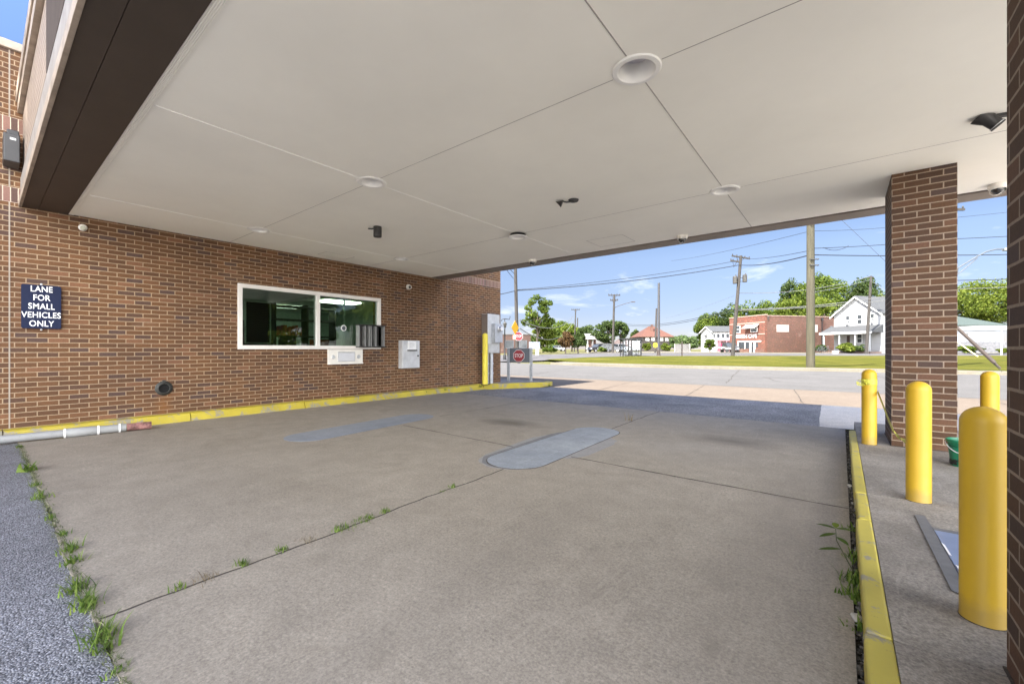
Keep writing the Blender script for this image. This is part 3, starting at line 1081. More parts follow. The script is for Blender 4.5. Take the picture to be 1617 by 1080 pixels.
def downlight(loc, label, tip=0.0):
    t = thing('recessed_light', label, 'ceiling light', loc, 0, 'recessed lights in the canopy ceiling')
    m = MB()
    m.lathe([(0.118, 0.012), (0.118, 0.0), (0.130, -0.012), (0.160, -0.010), (0.168, 0.0)], n=40, cap=False)
    m.build('trim_ring', M_TRIM, t, smooth=True)
    m = MB()
    m.lathe([(0.118, -0.004), (0.094, 0.11)], n=40, cap=False)
    m.build('reflector', M_TRIM, t, smooth=True)
    m = MB()
    m.lathe([(0.0, 0.106), (0.094, 0.106)], n=40, cap=False)
    m.build('lens', M_LENS, t)
    return t


d0 = downlight((LX[2], LY[0], ZC), 'largest recessed light, nearest overhead where two ceiling joints cross')
lab = {(-4.30, 2.83): 'recessed ceiling light above the left of the lane, left of the largest one',
       (-7.46, 2.83): 'recessed ceiling light close to the brick wall above the teller window',
       (-1.12, 5.64): 'recessed ceiling light on the dark joint nearest the brick column',
       (-4.30, 5.64): 'recessed ceiling light hanging loose with a dark gap above its rim',
       (-7.46, 5.64): 'smallest recessed ceiling light, far back by the brick wall'}
for (x, y), lb in lab.items():
    loose = (x, y) == (-4.30, 5.64)
    c = copy_tree(d0, (x, y, ZC - (0.05 if loose else 0)), label=lb)
    if loose:
        m = MB()
        m.lathe([(0.150, -0.0), (0.128, 0.046)], n=32, cap=False)
        m.build('housing', M_BLACK, c, smooth=True)

# cameras and leftover brackets under the canopy
t = thing('ceiling_camera', 'short black cylindrical camera hanging from the ceiling before the window', 'camera', (-5.79, 3.92, ZC))
m = MB()
m.lathe([(0.0, -0.165), (0.06, -0.165), (0.064, -0.15), (0.064, -0.01), (0.06, 0.0)], n=20)
m.build('housing', M_DARK, t, smooth=True)
m = MB()
m.tube([(0, 0, -0.03), (-0.07, -0.06, -0.035), (-0.12, -0.09, -0.03)], 0.011, 8)
m.build('bracket', M_DARK, t)
t = thing('mounting_bracket', 'small black leftover bracket with round plate on the ceiling', 'bracket', (-2.74, 4.79, ZC))
m = MB()
m.lathe([(0.0, -0.02), (0.06, -0.02), (0.068, 0.0)], n=20)
m.build('plate', M_DARK, t)
m = MB()
m.tube([(0.0, 0, -0.02), (-0.07, -0.05, -0.03), (-0.11, -0.08, -0.02)], 0.011, 8)
m.lathe([(0.048, 0.0), (0.02, 0.05), (0.0, 0.09)], (-0.12, -0.09, -0.05), (-1.0, -0.6, 0.45), 14)
m.build('arm', M_DARK, t)


def cone_camera(loc):
    t = thing('bracket_camera', 'large black cone shaped camera on an arm beside the near pillar', 'camera', loc)
    ax = (Vector((0.787, 0.617, 0)) * 0.55 + Vector((0.617, -0.787, 0)) * 0.35 + Vector((0, 0, -0.75))).normalized()
    m = MB()
    m.lathe([(0.10, -0.035), (0.088, 0.0), (0.062, 0.06), (0.060, 0.14), (0.066, 0.142), (0.066, 0.165), (0.058, 0.165), (0.05, 0.14)], (-0.03, 0, 0.0), ax, 24)
    m.build('housing', M_DARK, t, smooth=True)
    m = MB()
    m.lathe([(0.0, 0.150), (0.056, 0.150)], (-0.03, 0, 0.0), ax, 24, cap=False)
    m.build('lens', M_DARKWIN, t)
    m = MB()
    m.lathe([(0.067, 0.146), (0.069, 0.150), (0.067, 0.154)], (-0.03, 0, 0.0), ax, 24, cap=False)
    m.build('ring', M_GALV, t)
    m = MB()
    m.box((0.0, -0.03, -0.03), (0.34, 0.03, -0.002), Matrix.Rotation(0.25, 4, 'Z'))
    m.build('arm', M_DARK, t)
    return t


cc = cone_camera((0.965, 5.20, ZC))
cc.scale = (0.78, 0.78, 0.78)


def dome(loc, label):
    t = thing('dome_camera', label, 'camera', loc, 0, 'dome cameras along the far ceiling edge')
    m = MB()
    m.lathe([(0.088, 0.0), (0.088, -0.045), (0.080, -0.058), (0.066, -0.062)], n=28)
    m.build('base', M_CREAM, t, smooth=True)
    m = MB()
    m.lathe([(0.062, -0.060)] + [(0.062 * math.cos(a), -0.062 - 0.062 * math.sin(a)) for a in (0.3, 0.6, 0.9, 1.2)] + [(0.0, -0.124)], n=24, cap=False)
    m.build('dome', plain('smoked_dome', (0.03, 0.03, 0.03), 0.08, var=0.1, spec=0.9), t, smooth=True)
    m = MB()
    m.tube([(0.062 * math.cos(a) * 0.72 - 0.02, 0.062 * math.cos(a) * -0.72, -0.062 - 0.066 * math.sin(a)) for a in np.linspace(0.05, PI - 0.05, 12)], 0.006, 6)
    m.build('shroud', M_CREAM, t)
    return t


dd = dome((-2.14, 7.45, ZC), 'white dome camera at the far ceiling edge, middle of the opening')
copy_tree(dd, (-5.28, 7.45, ZC), label='white dome camera at the far ceiling edge above the stop sign panel')
copy_tree(dd, (1.46, 7.42, ZC), label='white dome camera between the column and the near pillar')

# ------------------------------------------------------------------ things on the wall
t = thing('wall_camera', 'small round white camera on the brick wall right of the window', 'camera', (W, 6.83, 2.79))
m = MB()
m.lathe([(0.066, 0.0), (0.066, 0.03), (0.055, 0.05), (0.052, 0.10), (0.040, 0.105), (0.036, 0.09)], axis=(1, -0.25, -0.15), n=24)
m.build('housing', M_CREAM, t, smooth=True)
m = MB()
m.lathe([(0.0, 0.094), (0.037, 0.094)], axis=(1, -0.25, -0.15), n=20, cap=False)
m.build('lens', M_DARK, t)
t = thing('wall_sensor', 'tiny ivory sensor dome on the brick just under the ceiling', 'sensor', (W, 0.95, 2.975))
m = MB()
m.lathe([(0.048, 0.0), (0.048, 0.03), (0.036, 0.045)], axis=(1, 0, 0), n=20)
m.build('base', M_CREAM, t, smooth=True)
m = MB()
m.lathe([(0.033, 0.045), (0.026, 0.065), (0.0, 0.075)], axis=(1, 0, -0.3), n=16, cap=False)
m.build('eye', plain('ivory', (0.5, 0.5, 0.4), 0.3), t, smooth=True)


def rounded_rect(w, h, r, n=5):
    out = []
    for cx, cy, a0 in ((w / 2 - r, h / 2 - r, 0), (-w / 2 + r, h / 2 - r, 90), (-w / 2 + r, -h / 2 + r, 180), (w / 2 - r, -h / 2 + r, 270)):
        for k in range(n + 1):
            a = math.radians(a0 + 90 * k / n)
            out.append((cx + r * math.cos(a), cy + r * math.sin(a)))
    return out


# local sign frame: x along +Y world, y up, z out of the wall (+X)
MW = Matrix(((0, 0, 1, 0), (1, 0, 0, 0), (0, 1, 0, 0), (0, 0, 0, 1)))
t = thing('wall_sign', 'dark navy sign with white capitals on the brick wall', 'sign', (W, 0.546, 1.782))
m = MB()
m.prism(rounded_rect(0.37, 0.60, 0.022), 0.025, 0.040, MW)
m.build('plate', M_NAVY, t)
for k, s in enumerate(('LANE', 'FOR', 'SMALL', 'VEHICLES', 'ONLY')):
    text_mesh('lettering', s, 0.112, M_SIGNW, t, MW @ Matrix.Translation((0, 0.240 - 0.119 * k, 0.041)) @ Matrix.Diagonal((0.74, 1, 1, 1)), 0.0008, spacing=1.05)
for (y, z) in ((0.0, -0.315), (0.0, 0.315)):
    m = MB()
    m.lathe([(0.012, 0), (0.012, 0.012), (0.0, 0.016)], (0.0, y, z), (1, 0, 0), 10)
    m.build('bolt', M_STEEL, t)

t = thing('wall_light', 'dark bronze wall light box on the brick beside the canopy edge', 'wall light', (W, 0.285, 3.83))
m = MB()
m.prism([(-0.055, -0.21), (0.055, -0.21), (0.055, 0.21), (-0.055, 0.21)], 0.0, 0.05, MW)
m.box((0.05, -0.085, -0.22), (0.36, 0.055, 0.14), bev=0.01)
m.box((0.05, -0.055, 0.142), (0.30, 0.05, 0.21), bev=0.01)
m.build('housing', plain('wallpack', (0.035, 0.035, 0.038), 0.45), t)
m = MB()
m.box((0.361, -0.03, 0.06), (0.3625, 0.02, 0.085))
m.build('sticker', M_SIGNW, t)

t = thing('wall_vent', 'round black iron vent collar low on the brick wall', 'vent', (W, 1.885, 0.555))
m = MB()
m.lathe([(0.115, 0.0), (0.115, 0.018), (0.098, 0.03), (0.082, 0.05), (0.074, 0.05), (0.072, 0.0), (0.068, -0.1)], axis=(1, 0, 0), n=28, cap=False)
m.box((-0.0, -0.02, 0.1), (0.03, 0.02, 0.135))
m.build('collar', plain('cast_iron', (0.03, 0.031, 0.028), 0.6, var=0.3, scale=20), t, smooth=True)
m = MB()
m.lathe([(0.0, 0.006), (0.074, 0.006)], axis=(1, 0, 0), n=24, cap=False)
m.build('opening', plain('vent_black', (0.006, 0.006, 0.006), 0.9), t)

t = thing('deposit_drawer', 'cream metal deposit drawer under the teller window', 'drawer', (W, 5.086, 1.024))
m = MB()
m.prism([(-0.41, -0.162), (0.41, -0.162), (0.41, 0.162), (-0.41, 0.162)], 0.0, 0.05, MW)
m.box((0.05, -0.41, -0.162), (0.075, 0.41, -0.135), bev=0.003)
m.build('face_plate', M_CREAM, t)
m = MB()
m.box((0.0505, -0.205, -0.105), (0.068, 0.205, 0.115), bev=0.004)
dr = m.build('drawer_front', M_STEEL, t)
m = MB()
m.box((0.069, -0.19, -0.088), (0.071, 0.19, 0.085))
m.build('panel', plain('pale_panel', (0.60, 0.61, 0.64), 0.45, var=0.05), dr)
for y in (-0.305, 0.305):
    m = MB()
    m.lathe([(0.045, 0.05), (0.045, 0.056), (0.036, 0.062), (0.028, 0.056), (0.014, 0.062), (0.0, 0.062)], (0, y, 0.0), (1, 0, 0), 20)
    m.build('speaker', M_GALV, t)

t = thing('wall_cabinet', 'steel cabinet with a paper notice on the wall right of the window', 'cabinet', (W, 6.80, 1.065))
m = MB()
m.box((0.0, -0.275, -0.355), (0.155, 0.275, 0.35), bev=0.008)
m.build('carcass', M_GALV, t)
m = MB()
m.box((0.156, -0.262, -0.342), (0.170, 0.262, 0.338), bev=0.004)
dr = m.build('door', plain('cabinet_door', (0.60, 0.61, 0.63), 0.42, metal=0.3, var=0.16, scale=5), t)
m = MB()
m.box((0.171, 0.185, -0.06), (0.195, 0.215, -0.02), bev=0.004)
m.build('latch', M_DARK, dr)
m = MB()
m.box((0.171, -0.115, 0.115), (0.205, 0.12, 0.335))
m.build('notice', M_SIGNW, t)
m = MB()
m.box((0.171, -0.135, 0.085), (0.225, 0.14, 0.112))
m.build('ledge', M_DARK, t)
m = MB()
for k, w in enumerate((0.13, 0.17, 0.15, 0.16, 0.10)):
    m.box((0.2055, -0.09, 0.285 - 0.028 * k), (0.206, -0.09 + w, 0.291 - 0.028 * k))
m.build('print_lines', M_GREYP, t)

t = thing('electric_meter', 'grey electric meter cabinet on the far end of the brick wall', 'meter box', (W, 0, 0))
m = MB()
m.box((0.0, 9.63, 1.07), (0.25, 10.2, 2.28), bev=0.008)
m.build('enclosure', M_GALV, t)
m = MB()
m.box((0.0, 9.622, 1.08), (0.245, 9.628, 2.27))
m.build('side_plate', M_BRONZE2, t)
m = MB()
m.box((0.252, 9.80, 1.40), (0.40, 10.17, 1.98), bev=0.006)
m.build('meter_can', plain('meter_grey', (0.42, 0.44, 0.48), 0.45, metal=0.2), t)
m = MB()
m.lathe([(0.09, 0.0), (0.09, 0.03), (0.075, 0.04), (0.075, 0.10), (0.06, 0.12)], (0.40, 9.99, 1.82), (1, 0, 0), 24)
m.build('meter_ring', M_STEEL, t, smooth=True)
m = MB()
m.lathe([(0.0, 0.123), (0.055, 0.121)], (0.40, 9.99, 1.82), (1, 0, 0), 20, cap=False)
m.build('dial', M_SIGNW, t)
m = MB()
m.box((0.252, 9.66, 1.09), (0.27, 10.17, 1.37), bev=0.004)
m.build('cover', M_STEEL, t)
for y, r in ((9.74, 0.045), (9.93, 0.06)):
    m = MB()
    m.tube([(0.13, y, 0.12), (0.13, y, 1.068)], r, 14)
    for z in (0.42, 0.72):
        m.lathe([(r + 0.012, 0), (r + 0.012, 0.05)], (0.13, y, z), (0, 0, 1), 14)
    m.build('conduit', plain('conduit_grey', (0.50, 0.52, 0.55), 0.5, metal=0.2), t, smooth=True)

# kerb along the wall and island under the stop panel
mb = MB()
ys = [-6.0, -2.0, 0.2, 2.2, 4.1, 6.0, 7.6, 8.9, 9.5]
prof = [(-8.755, -0.1), (-8.50, -0.1), (-8.545, 0.035), (-8.575, 0.115), (-8.60, 0.132), (-8.755, 0.136)]
for ya, yb in zip(ys, ys[1:]):
    dx = random.uniform(-0.012, 0.012)
    nn = 6
    rings = []
    for k in range(nn + 1):
        y = ya + 0.006 + (yb - ya - 0.012) * k / nn
        rings.append([mb.bm.verts.new((p[0] + (dx + random.uniform(-0.004, 0.004) if 0 < i < 5 else 0), y, p[1])) for i, p in enumerate(prof)])
    for a, b in zip(rings, rings[1:]):
        for i in range(len(prof)):
            j = (i + 1) % len(prof)
            mb.bm.faces.new((a[i], a[j], b[j], b[i]))
    mb.bm.faces.new(rings[0])
    mb.bm.faces.new(rings[-1][::-1])
tag(mb.build('wall_kerb', M_CURBW), kind='structure')
ISL = [(-8.56, 9.52), (-8.42, 9.85), (-7.62, 11.15), (-7.45, 11.50), (-7.50, 11.72), (-7.75, 11.85)]
inner = [(-8.66, 9.56), (-8.54, 9.92), (-7.76, 11.2), (-7.60, 11.5), (-7.62, 11.60), (-7.8, 11.70)]
mb = MB()
mb.prism(inner + [(-12.0, 11.9), (-12.0, 10.56), (-8.749, 10.56), (-8.749, 9.56)], -0.1, 0.118)
isl = tag(mb.build('island', M_WALK), kind='structure')
mb = MB()
for i in range(len(ISL) - 1):
    a, b, c, d = ISL[i], ISL[i + 1], inner[i + 1], inner[i]
    lo = [mb.bm.verts.new((p[0], p[1], -0.1)) for p in (a, b, c, d)]
    hi = [mb.bm.verts.new((p[0], p[1], 0.126)) for p in (a, b, c, d)]
    mb.bm.faces.new(hi)
    mb.bm.faces.new((lo[0], lo[1], hi[1], hi[0]))
    mb.bm.faces.new((lo[2], lo[3], hi[3], hi[2]))
    mb.bm.faces.new((lo[3], lo[0], hi[0], hi[3]))
    mb.bm.faces.new((lo[1], lo[2], hi[2], hi[1]))
mb.build('painted_edge', M_CURBW, isl)

# ------------------------------------------------------------------ bollards
def bollard_profile(r, h):
    return [(r + 0.002, 0.0), (r, 0.006), (r, h - r * 0.92)] + [(r * math.cos(a), h - r * 0.92 + 0.92 * r * math.sin(a)) for a in np.linspace(0.15, PI / 2 - 0.05, 9)] + [(0.0, h)]


def bollard(loc, label):
    t = thing('bollard', label, 'bollard', loc, 0, 'yellow bollards round the brick column')
    m = MB()
    m.lathe(bollard_profile(0.068, 0.85), n=40)
    m.build('sleeve', M_YBOL, t, smooth=True)
    m = MB()
    m.lathe([(0.070, -0.03), (0.0712, 0.002), (0.069, 0.003)], n=32, cap=False)
    m.build('base_gap', M_DIRT, t)
    return t


B1, B2, B3, B4 = spot(1553, 1.675), spot(1450.5, 2.99), spot(1372.5, 4.77), spot(1563, 4.33)
b0 = bollard((*B1, 0.12), 'nearest and largest yellow bollard, right beside the near brick pillar')
copy_tree(b0, (*B2, 0.12), rz=1.0, label='yellow bollard between the nearest one and the brick column')
copy_tree(b0, (*B3, 0.12), rz=2.0, label='yellow bollard wrapped with caution tape, left of the brick column')
copy_tree(b0, (*B4, 0.12), rz=3.0, label='yellow bollard right of the brick column, mostly hidden behind the nearest one')
t = thing('tall_bollard', 'tall thin yellow pole guarding the electric meter', 'bollard', (*spot(766, 12.75), 0.12))
m = MB()
m.lathe(bollard_profile(0.085, 1.56), n=28)
m.build('sleeve', M_YTALL, t, smooth=True)
m = MB()
m.lathe([(0.13, 0.0), (0.12, 0.012), (0.09, 0.012)], n=24, cap=False)
m.build('collar', M_DIRT, t)

# caution tape on the third bollard
t = thing('caution_tape', 'strip of yellow caution tape tied round a bollard and trailing', 'tape', (*B3, 0.12))
m = MB()
m.lathe([(0.0705, 0.70), (0.0712, 0.722), (0.0705, 0.742)], n=32, cap=False)
m.lathe([(0.0706, 0.675), (0.0722, 0.685), (0.0706, 0.70)], n=32, cap=False)
bx, by = B2[0] - B3[0], B2[1] - B3[1]


def ribbon(m, pts, w, twist):
    prev = None
    for i, p in enumerate(pts):
        a = twist(i)
        u = Vector((0.4 * math.cos(a), 0.9 * math.cos(a), math.sin(a))) * w / 2
        va, vb = m.bm.verts.new(Vector(p) + u), m.bm.verts.new(Vector(p) - u)
        if prev:
            m.bm.faces.new((prev[0], va, vb, prev[1]))
        prev = (va, vb)


pts = []
for k in range(26):
    s = k / 25
    pts.append((0.072 + (bx - 0.06) * s, (by + 0.04) * s * 0.93 - 0.0, 0.60 - 0.02 * s - 0.50 * s * (1.5 - s) + 0.02 * math.sin(9 * s)))
ribbon(m, pts, 0.035, lambda i: 1.2 + (0 if i < 12 else (i - 12) * 0.9))
for dz in (0, 0.02):
    ribbon(m, [(-0.062 - 0.05 * math.sin(a) * (1 if a < PI else 0.7), -0.05 + 0.02 * math.sin(2 * a) - 0.03, 0.69 + dz + 0.022 * math.cos(a)) for a in np.linspace(0, 2 * PI, 14)], 0.018, lambda i: 0.5)
m.build('tape', plain('tape_yellow', (0.42, 0.40, 0.045), 0.5, var=0.35, scale=30), t)

# ------------------------------------------------------------------ brick supports
def pillar(name, label, x0, x1, y0, y1, z0, z1, ox=0.0):
    t = thing(name, label, 'pillar', ((x0 + x1) / 2, (y0 + y1) / 2, 0))
    hx, hy = (x1 - x0) / 2, (y1 - y0) / 2
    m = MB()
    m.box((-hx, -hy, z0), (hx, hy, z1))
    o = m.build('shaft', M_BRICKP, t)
    for d in o.data.uv_layers[0].data:
        d.uv = (d.uv[0] + ox, d.uv[1] - z0 + 0.0)
    m = MB()
    m.box((-hx - 0.008, -hy - 0.008, z0 - 0.03), (hx + 0.008, hy + 0.008, z0 + 0.006))
    m.build('base_joint', M_DIRT, t)
    return t


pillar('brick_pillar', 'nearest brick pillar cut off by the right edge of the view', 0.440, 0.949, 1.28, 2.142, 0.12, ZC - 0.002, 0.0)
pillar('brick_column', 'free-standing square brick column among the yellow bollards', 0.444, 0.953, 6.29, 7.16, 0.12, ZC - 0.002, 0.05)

# walkway on the right, kerb, gravel seam
mb = MB()
for ya, yb in ((-1.5, 2.095), (2.103, 4.085), (4.093, 6.21), (6.218, 8.05)):
    mb.box((0.1535, ya, -0.1), (3.2, yb, 0.12 + random.uniform(-0.002, 0.002)), bev=0.002)
walk = tag(mb.build('walkway', M_WALK), kind='structure')
mb = MB()
mb.box((0.17, -1.49, 0.0), (3.19, 8.04, 0.112))
mb.build('joint_filler', M_DIRT, walk)
mb = MB()
mb.prism([(0.375, 3.76), (0.425, 3.77), (0.432, 3.56), (0.442, 2.84), (0.418, 2.66), (0.388, 2.68)], 0.123, 0.126)
mb.prism([(0.4325, 3.56), (0.95, 3.56), (0.95, 3.51), (0.434, 3.51)], 0.1232, 0.1255)
mb.build('sealant_border', plain('grey_sealant', (0.125, 0.125, 0.13), 0.7, var=0.2, scale=12), walk)
mb = MB()
mb.prism([(0.435, 3.505), (0.95, 3.505), (0.95, 2.86), (0.446, 2.86)], 0.1235, 0.127)
mb.build('blue_panel', plain('faded_blue_paint', (0.17, 0.215, 0.33), 0.5, var=0.12, scale=4, bmp=0.1), walk)
mb = MB()
mb.prism([(0.448, 3.00), (0.50, 2.92), (0.60, 2.84), (0.455, 2.86)], 0.1275, 0.130)
mb.prism([(0.437, 3.30), (0.448, 3.27), (0.452, 3.12), (0.443, 3.13)], 0.1275, 0.129)
mb.build('paint_chip', M_SIGNW, walk)
mb = MB()
for (ya, yb, dx) in ((-1.5, 2.09, -0.012), (2.098, 3.46, -0.006), (3.464, 4.085, 0.006), (4.092, 5.6, 0.0), (5.604, 7.15, 0.004)):
    mb.box((0.080 + dx, ya, -0.12), (0.153, yb, 0.1235), bev=0.012, seg=3)
tag(mb.build('lane_kerb', M_CURBY), kind='structure')
mb = MB()
mb.box((0.02, -1.0, -0.12), (0.16, YB, -0.045))
gb = MB()
for i in range(1500):
    x, y = random.uniform(0.052, 0.086), random.uniform(0.4, 7.9) if i % 3 else random.uniform(1.2, 3.6)
    s = random.uniform(0.004, 0.012)
    M = Matrix.Translation((x, y, random.uniform(-0.04, -0.005))) @ Matrix.Rotation(random.uniform(0, 6), 4, (random.random(), random.random(), 1)) @ Matrix.Diagonal((s, s * random.uniform(0.6, 1.2), s * random.uniform(0.4, 0.9), 1))
    bmesh.ops.create_icosphere(gb.bm, subdivisions=1, radius=1.0, matrix=M)
gm, gnt, gbs = new_mat('seam_gravel')
gg = N(gnt, 'ShaderNodeNewGeometry')
L(gnt, ramp(gnt, gg.outputs['Random Per Island'], [(0, (0.03, 0.027, 0.023)), (0.6, (0.10, 0.09, 0.08)), (0.93, (0.18, 0.165, 0.15)), (1.0, (0.42, 0.40, 0.37))]), gbs.inputs['Base Color'])
gbs.inputs['Roughness'].default_value = 0.9
tag(gb.build('gravel', gm), 'fine dark gravel in the seam beside the yellow kerb', 'gravel', kind='stuff')
tag(mb.build('seam_bed', M_DIRT), kind='structure')

# pale stones lying loose in the seam
for k, (x, y, s, lb) in enumerate(((0.055, 2.42, 0.022, 'pale flat stone in the kerb seam near the front'), (0.06, 4.72, 0.018, 'small white stone in the kerb seam halfway along'))):
    m = MB()
    bmesh.ops.create_icosphere(m.bm, subdivisions=2, radius=s, matrix=Matrix.Diagonal((1, 1.6, 0.6, 1)))
    for v in m.bm.verts:
        v.co *= random.uniform(0.8, 1.15)
    tag(m.build('loose_stone', plain('pale_stone', (0.42, 0.40, 0.36), 0.9), loc=(x, y, 0.004)), lb, 'stone')

# green bucket
t = thing('plastic_bucket', 'small green plastic bucket behind the nearest bollard', 'bucket', (*spot(1522, 3.86), 0.122))
t.scale = (0.88, 0.88, 0.92)
m = MB()
m.lathe([(0.0, 0.004), (0.098, 0.0), (0.122, 0.235), (0.135, 0.237), (0.137, 0.262), (0.126, 0.265), (0.122, 0.24), (0.094, 0.012), (0.0, 0.012)], n=32, cap=False)
for h in (0.20, 0.215):
    m.lathe([(0.1195, h - 0.004), (0.127, h), (0.1195, h + 0.004)], n=32, cap=False)
m.build('body', plain('green_plastic', (0.010, 0.16, 0.08), 0.35, var=0.12), t, smooth=True)
m = MB()
m.tube([(0.138 * math.cos(a), 0.138 * math.sin(a) , 0.235 - 0.10 * abs(math.sin(a))) for a in np.linspace(-PI, 0, 16)], 0.004, 6)
m.build('handle', M_GALV, t)
m = MB()
for i in range(26):
    a = -PI * 0.55 - random.uniform(0.0, 1.8)
    m.box((-0.012, -0.001, -0.012), (0.012, 0.001, 0.010), Matrix.Translation((0.1045 * math.cos(a), 0.1045 * math.sin(a), 0.045 + random.uniform(-0.02, 0.02))) @ Matrix.Rotation(a + PI / 2, 4, 'Z') @ Matrix.Rotation(random.uniform(-0.6, 0.6), 4, 'Y'))
m.build('grime', M_BLACK, t)

# old downpipe lying against the kerb
t = thing('fallen_downpipe', 'grey downpipe with white bands and a rusty end lying along the kerb', 'pipe', (0, 0, 0))
pa, pb = Vector((-8.44, -0.9, 0.062)), Vector((-8.175, 1.33, 0.062))
dv = pb - pa
m = MB()
m.tube([pa, pa + dv * 0.735], 0.052, 20)
m.build('pipe', paint_mat('pipe_grey', (0.27, 0.275, 0.28), (0.07, 0.035, 0.025), wear=0.63, scale=9.0), t, smooth=True)
m = MB()
m.lathe([(0.05, 0), (0.062, 0.02), (0.063, 0.30), (0.058, 0.33)], pa + dv * 0.722, dv, 20)
m.tube([pa + dv * 0.86, pb], 0.055, 20)
m.build('pipe_sleeve', paint_mat('pipe_grey2', (0.28, 0.285, 0.285), (0.06, 0.03, 0.022), wear=0.64, scale=8.0), t, smooth=True)
m = MB()
m.tube([pb + dv * 0.004, pb + dv.normalized() * 0.28], 0.054, 20)
m.build('rusty_end', plain('rust', (0.14, 0.05, 0.04), 0.9, var=0.7, scale=14, bmp=0.6, col2=(0.22, 0.11, 0.10)), t, smooth=True)
for s, w in ((0.725, 0.02), (0.868, 0.022), (0.965, 0.022)):
    m = MB()
    m.lathe([(0.0645, 0), (0.0655, w / 2), (0.0645, w)], pa + dv * s, dv, 20, cap=False)
    m.build('tape_band', M_SIGNW, t)

# ------------------------------------------------------------------ stop panel on the island
A, Bp = Vector((*spot(803, 14.1), 0.118)), Vector((*spot(838.5, 13.8), 0.118))
ux = (Bp - A)
ux.z = 0
LEN = ux.length
ang = math.atan2(ux.y, ux.x)
t = thing('lane_stop_sign', 'grey panel on two posts with a red stop octagon', 'sign', A, ang)
for x in (0.0, LEN):
    m = MB()
    m.box((x - 0.045, -0.03, 0.0), (x + 0.045, 0.03, 1.115), bev=0.008)
    m.build('post', M_GREYP, t)
m = MB()
m.box((0.046, -0.012, 0.63), (LEN - 0.046, 0.012, 1.105))
m.build('board', M_CHAR, t)


def octagon(r):
    return [(r * math.cos(PI / 8 + k * PI / 4), r * math.sin(PI / 8 + k * PI / 4)) for k in range(8)]


def stop_face(parent, cx, cz, r, y):
    # local frame: x right, y up, z toward the reader (-Y)
    F = Matrix.Translation((cx, y, cz)) @ Matrix.Rotation(PI / 2, 4, 'X')
    m = MB()
    m.prism(octagon(r), 0.0, 0.006, F)
    o = m.build('octagon', M_SIGNR, parent)
    m = MB()
    m.prism(octagon(r * 0.93), 0.0062, 0.008, F)
    m.build('red_field', M_RED, o)
    text_mesh('lettering', 'STOP', r * 0.80, M_SIGNR, o, F @ Matrix.Translation((0, 0, 0.0092)) @ Matrix.Diagonal((0.72, 1, 1, 1)), 0.0006)
    return o


stop_face(t, LEN * 0.47, 0.855, 0.215, -0.014)
m = MB()
m.box((LEN * 0.47 - 0.06, -0.03, 0.605), (LEN * 0.47 + 0.06, -0.013, 0.628))
m.build('latch', M_BRONZE2, t)

# ------------------------------------------------------------------ vegetation
def leaves_mesh(name, pts, nrm, size, mat, parent, aspect=0.62, rng=RNG):
    """many small leaf-clump quads, one island each"""
    n = len(pts)
    rnd = rng.normal(size=(n, 3))
    nn = nrm * 0.7 + rnd * 0.75
    nn /= np.linalg.norm(nn, axis=1)[:, None] + 1e-9
    ref = rng.normal(size=(n, 3))
    a = np.cross(nn, ref)
    a /= np.linalg.norm(a, axis=1)[:, None] + 1e-9
    b = np.cross(nn, a)
    s = (size * rng.uniform(0.55, 1.35, n))[:, None]
    a = a * s * 0.5
    b = b * s * 0.5 * aspect
    fold = nn * s * 0.12
    V = np.stack([pts - a, pts - b * 0.9 + fold, pts + a, pts + b + fold], axis=1).reshape(-1, 3)
    me = bpy.data.meshes.new(name)
    me.vertices.add(n * 4)
    me.vertices.foreach_set('co', V.astype(np.float32).ravel())
    me.loops.add(n * 4)
    me.loops.foreach_set('vertex_index', np.arange(n * 4, dtype=np.int32))
    me.polygons.add(n)
    me.polygons.foreach_set('loop_start', np.arange(0, n * 4, 4, dtype=np.int32))
    me.update(calc_edges=True)
    me.materials.append(mat)
    o = bpy.data.objects.new(name, me)
    COL.objects.link(o)
    o.parent = parent
    return o


def crown_points(rng, rx, ry, rz, nblob, nleaf, blob=(0.26, 0.42), flat=0.8, gap=0.0):
    P, Nn = [], []
    per = max(20, nleaf // nblob)
    for k in range(nblob):
        while True:
            c = rng.uniform(-1, 1, 3)
            r = np.linalg.norm(c)
            if 0.25 < r < 0.95:
                break
        c = c / r * (0.42 + 0.30 * rng.random() + gap * rng.random())
        br = rng.uniform(*blob)
        d = rng.normal(size=(per, 3))
        d /= np.linalg.norm(d, axis=1)[:, None]
        d[:, 2] = np.where(d[:, 2] < -0.2, d[:, 2] * 0.5, d[:, 2])
        rad = br * (0.62 + 0.42 * rng.random(per))[:, None]
        p = c + d * rad * np.array([1, 1, flat])
        P.append(p)
        Nn.append(d)
    P = np.concatenate(P) * np.array([rx, ry, rz])
    return P, np.concatenate(Nn)


GREENS = {
    'mid': leaf_mat('leaf_mid', (0.036, 0.068, 0.009), (0.085, 0.128, 0.016), (0.155, 0.20, 0.030), 0.45),
    'dark': leaf_mat('leaf_dark', (0.022, 0.042, 0.012), (0.050, 0.082, 0.020), (0.095, 0.13, 0.032), 0.4),
    'lime': leaf_mat('leaf_lime', (0.06, 0.095, 0.010), (0.115, 0.155, 0.018), (0.185, 0.22, 0.034), 0.45),
    'maroon': leaf_mat('leaf_maroon', (0.045, 0.030, 0.016), (0.10, 0.055, 0.024), (0.17, 0.10, 0.035)),
    'blue': leaf_mat('leaf_far', (0.050, 0.082, 0.035), (0.090, 0.135, 0.050), (0.14, 0.19, 0.07)),
}


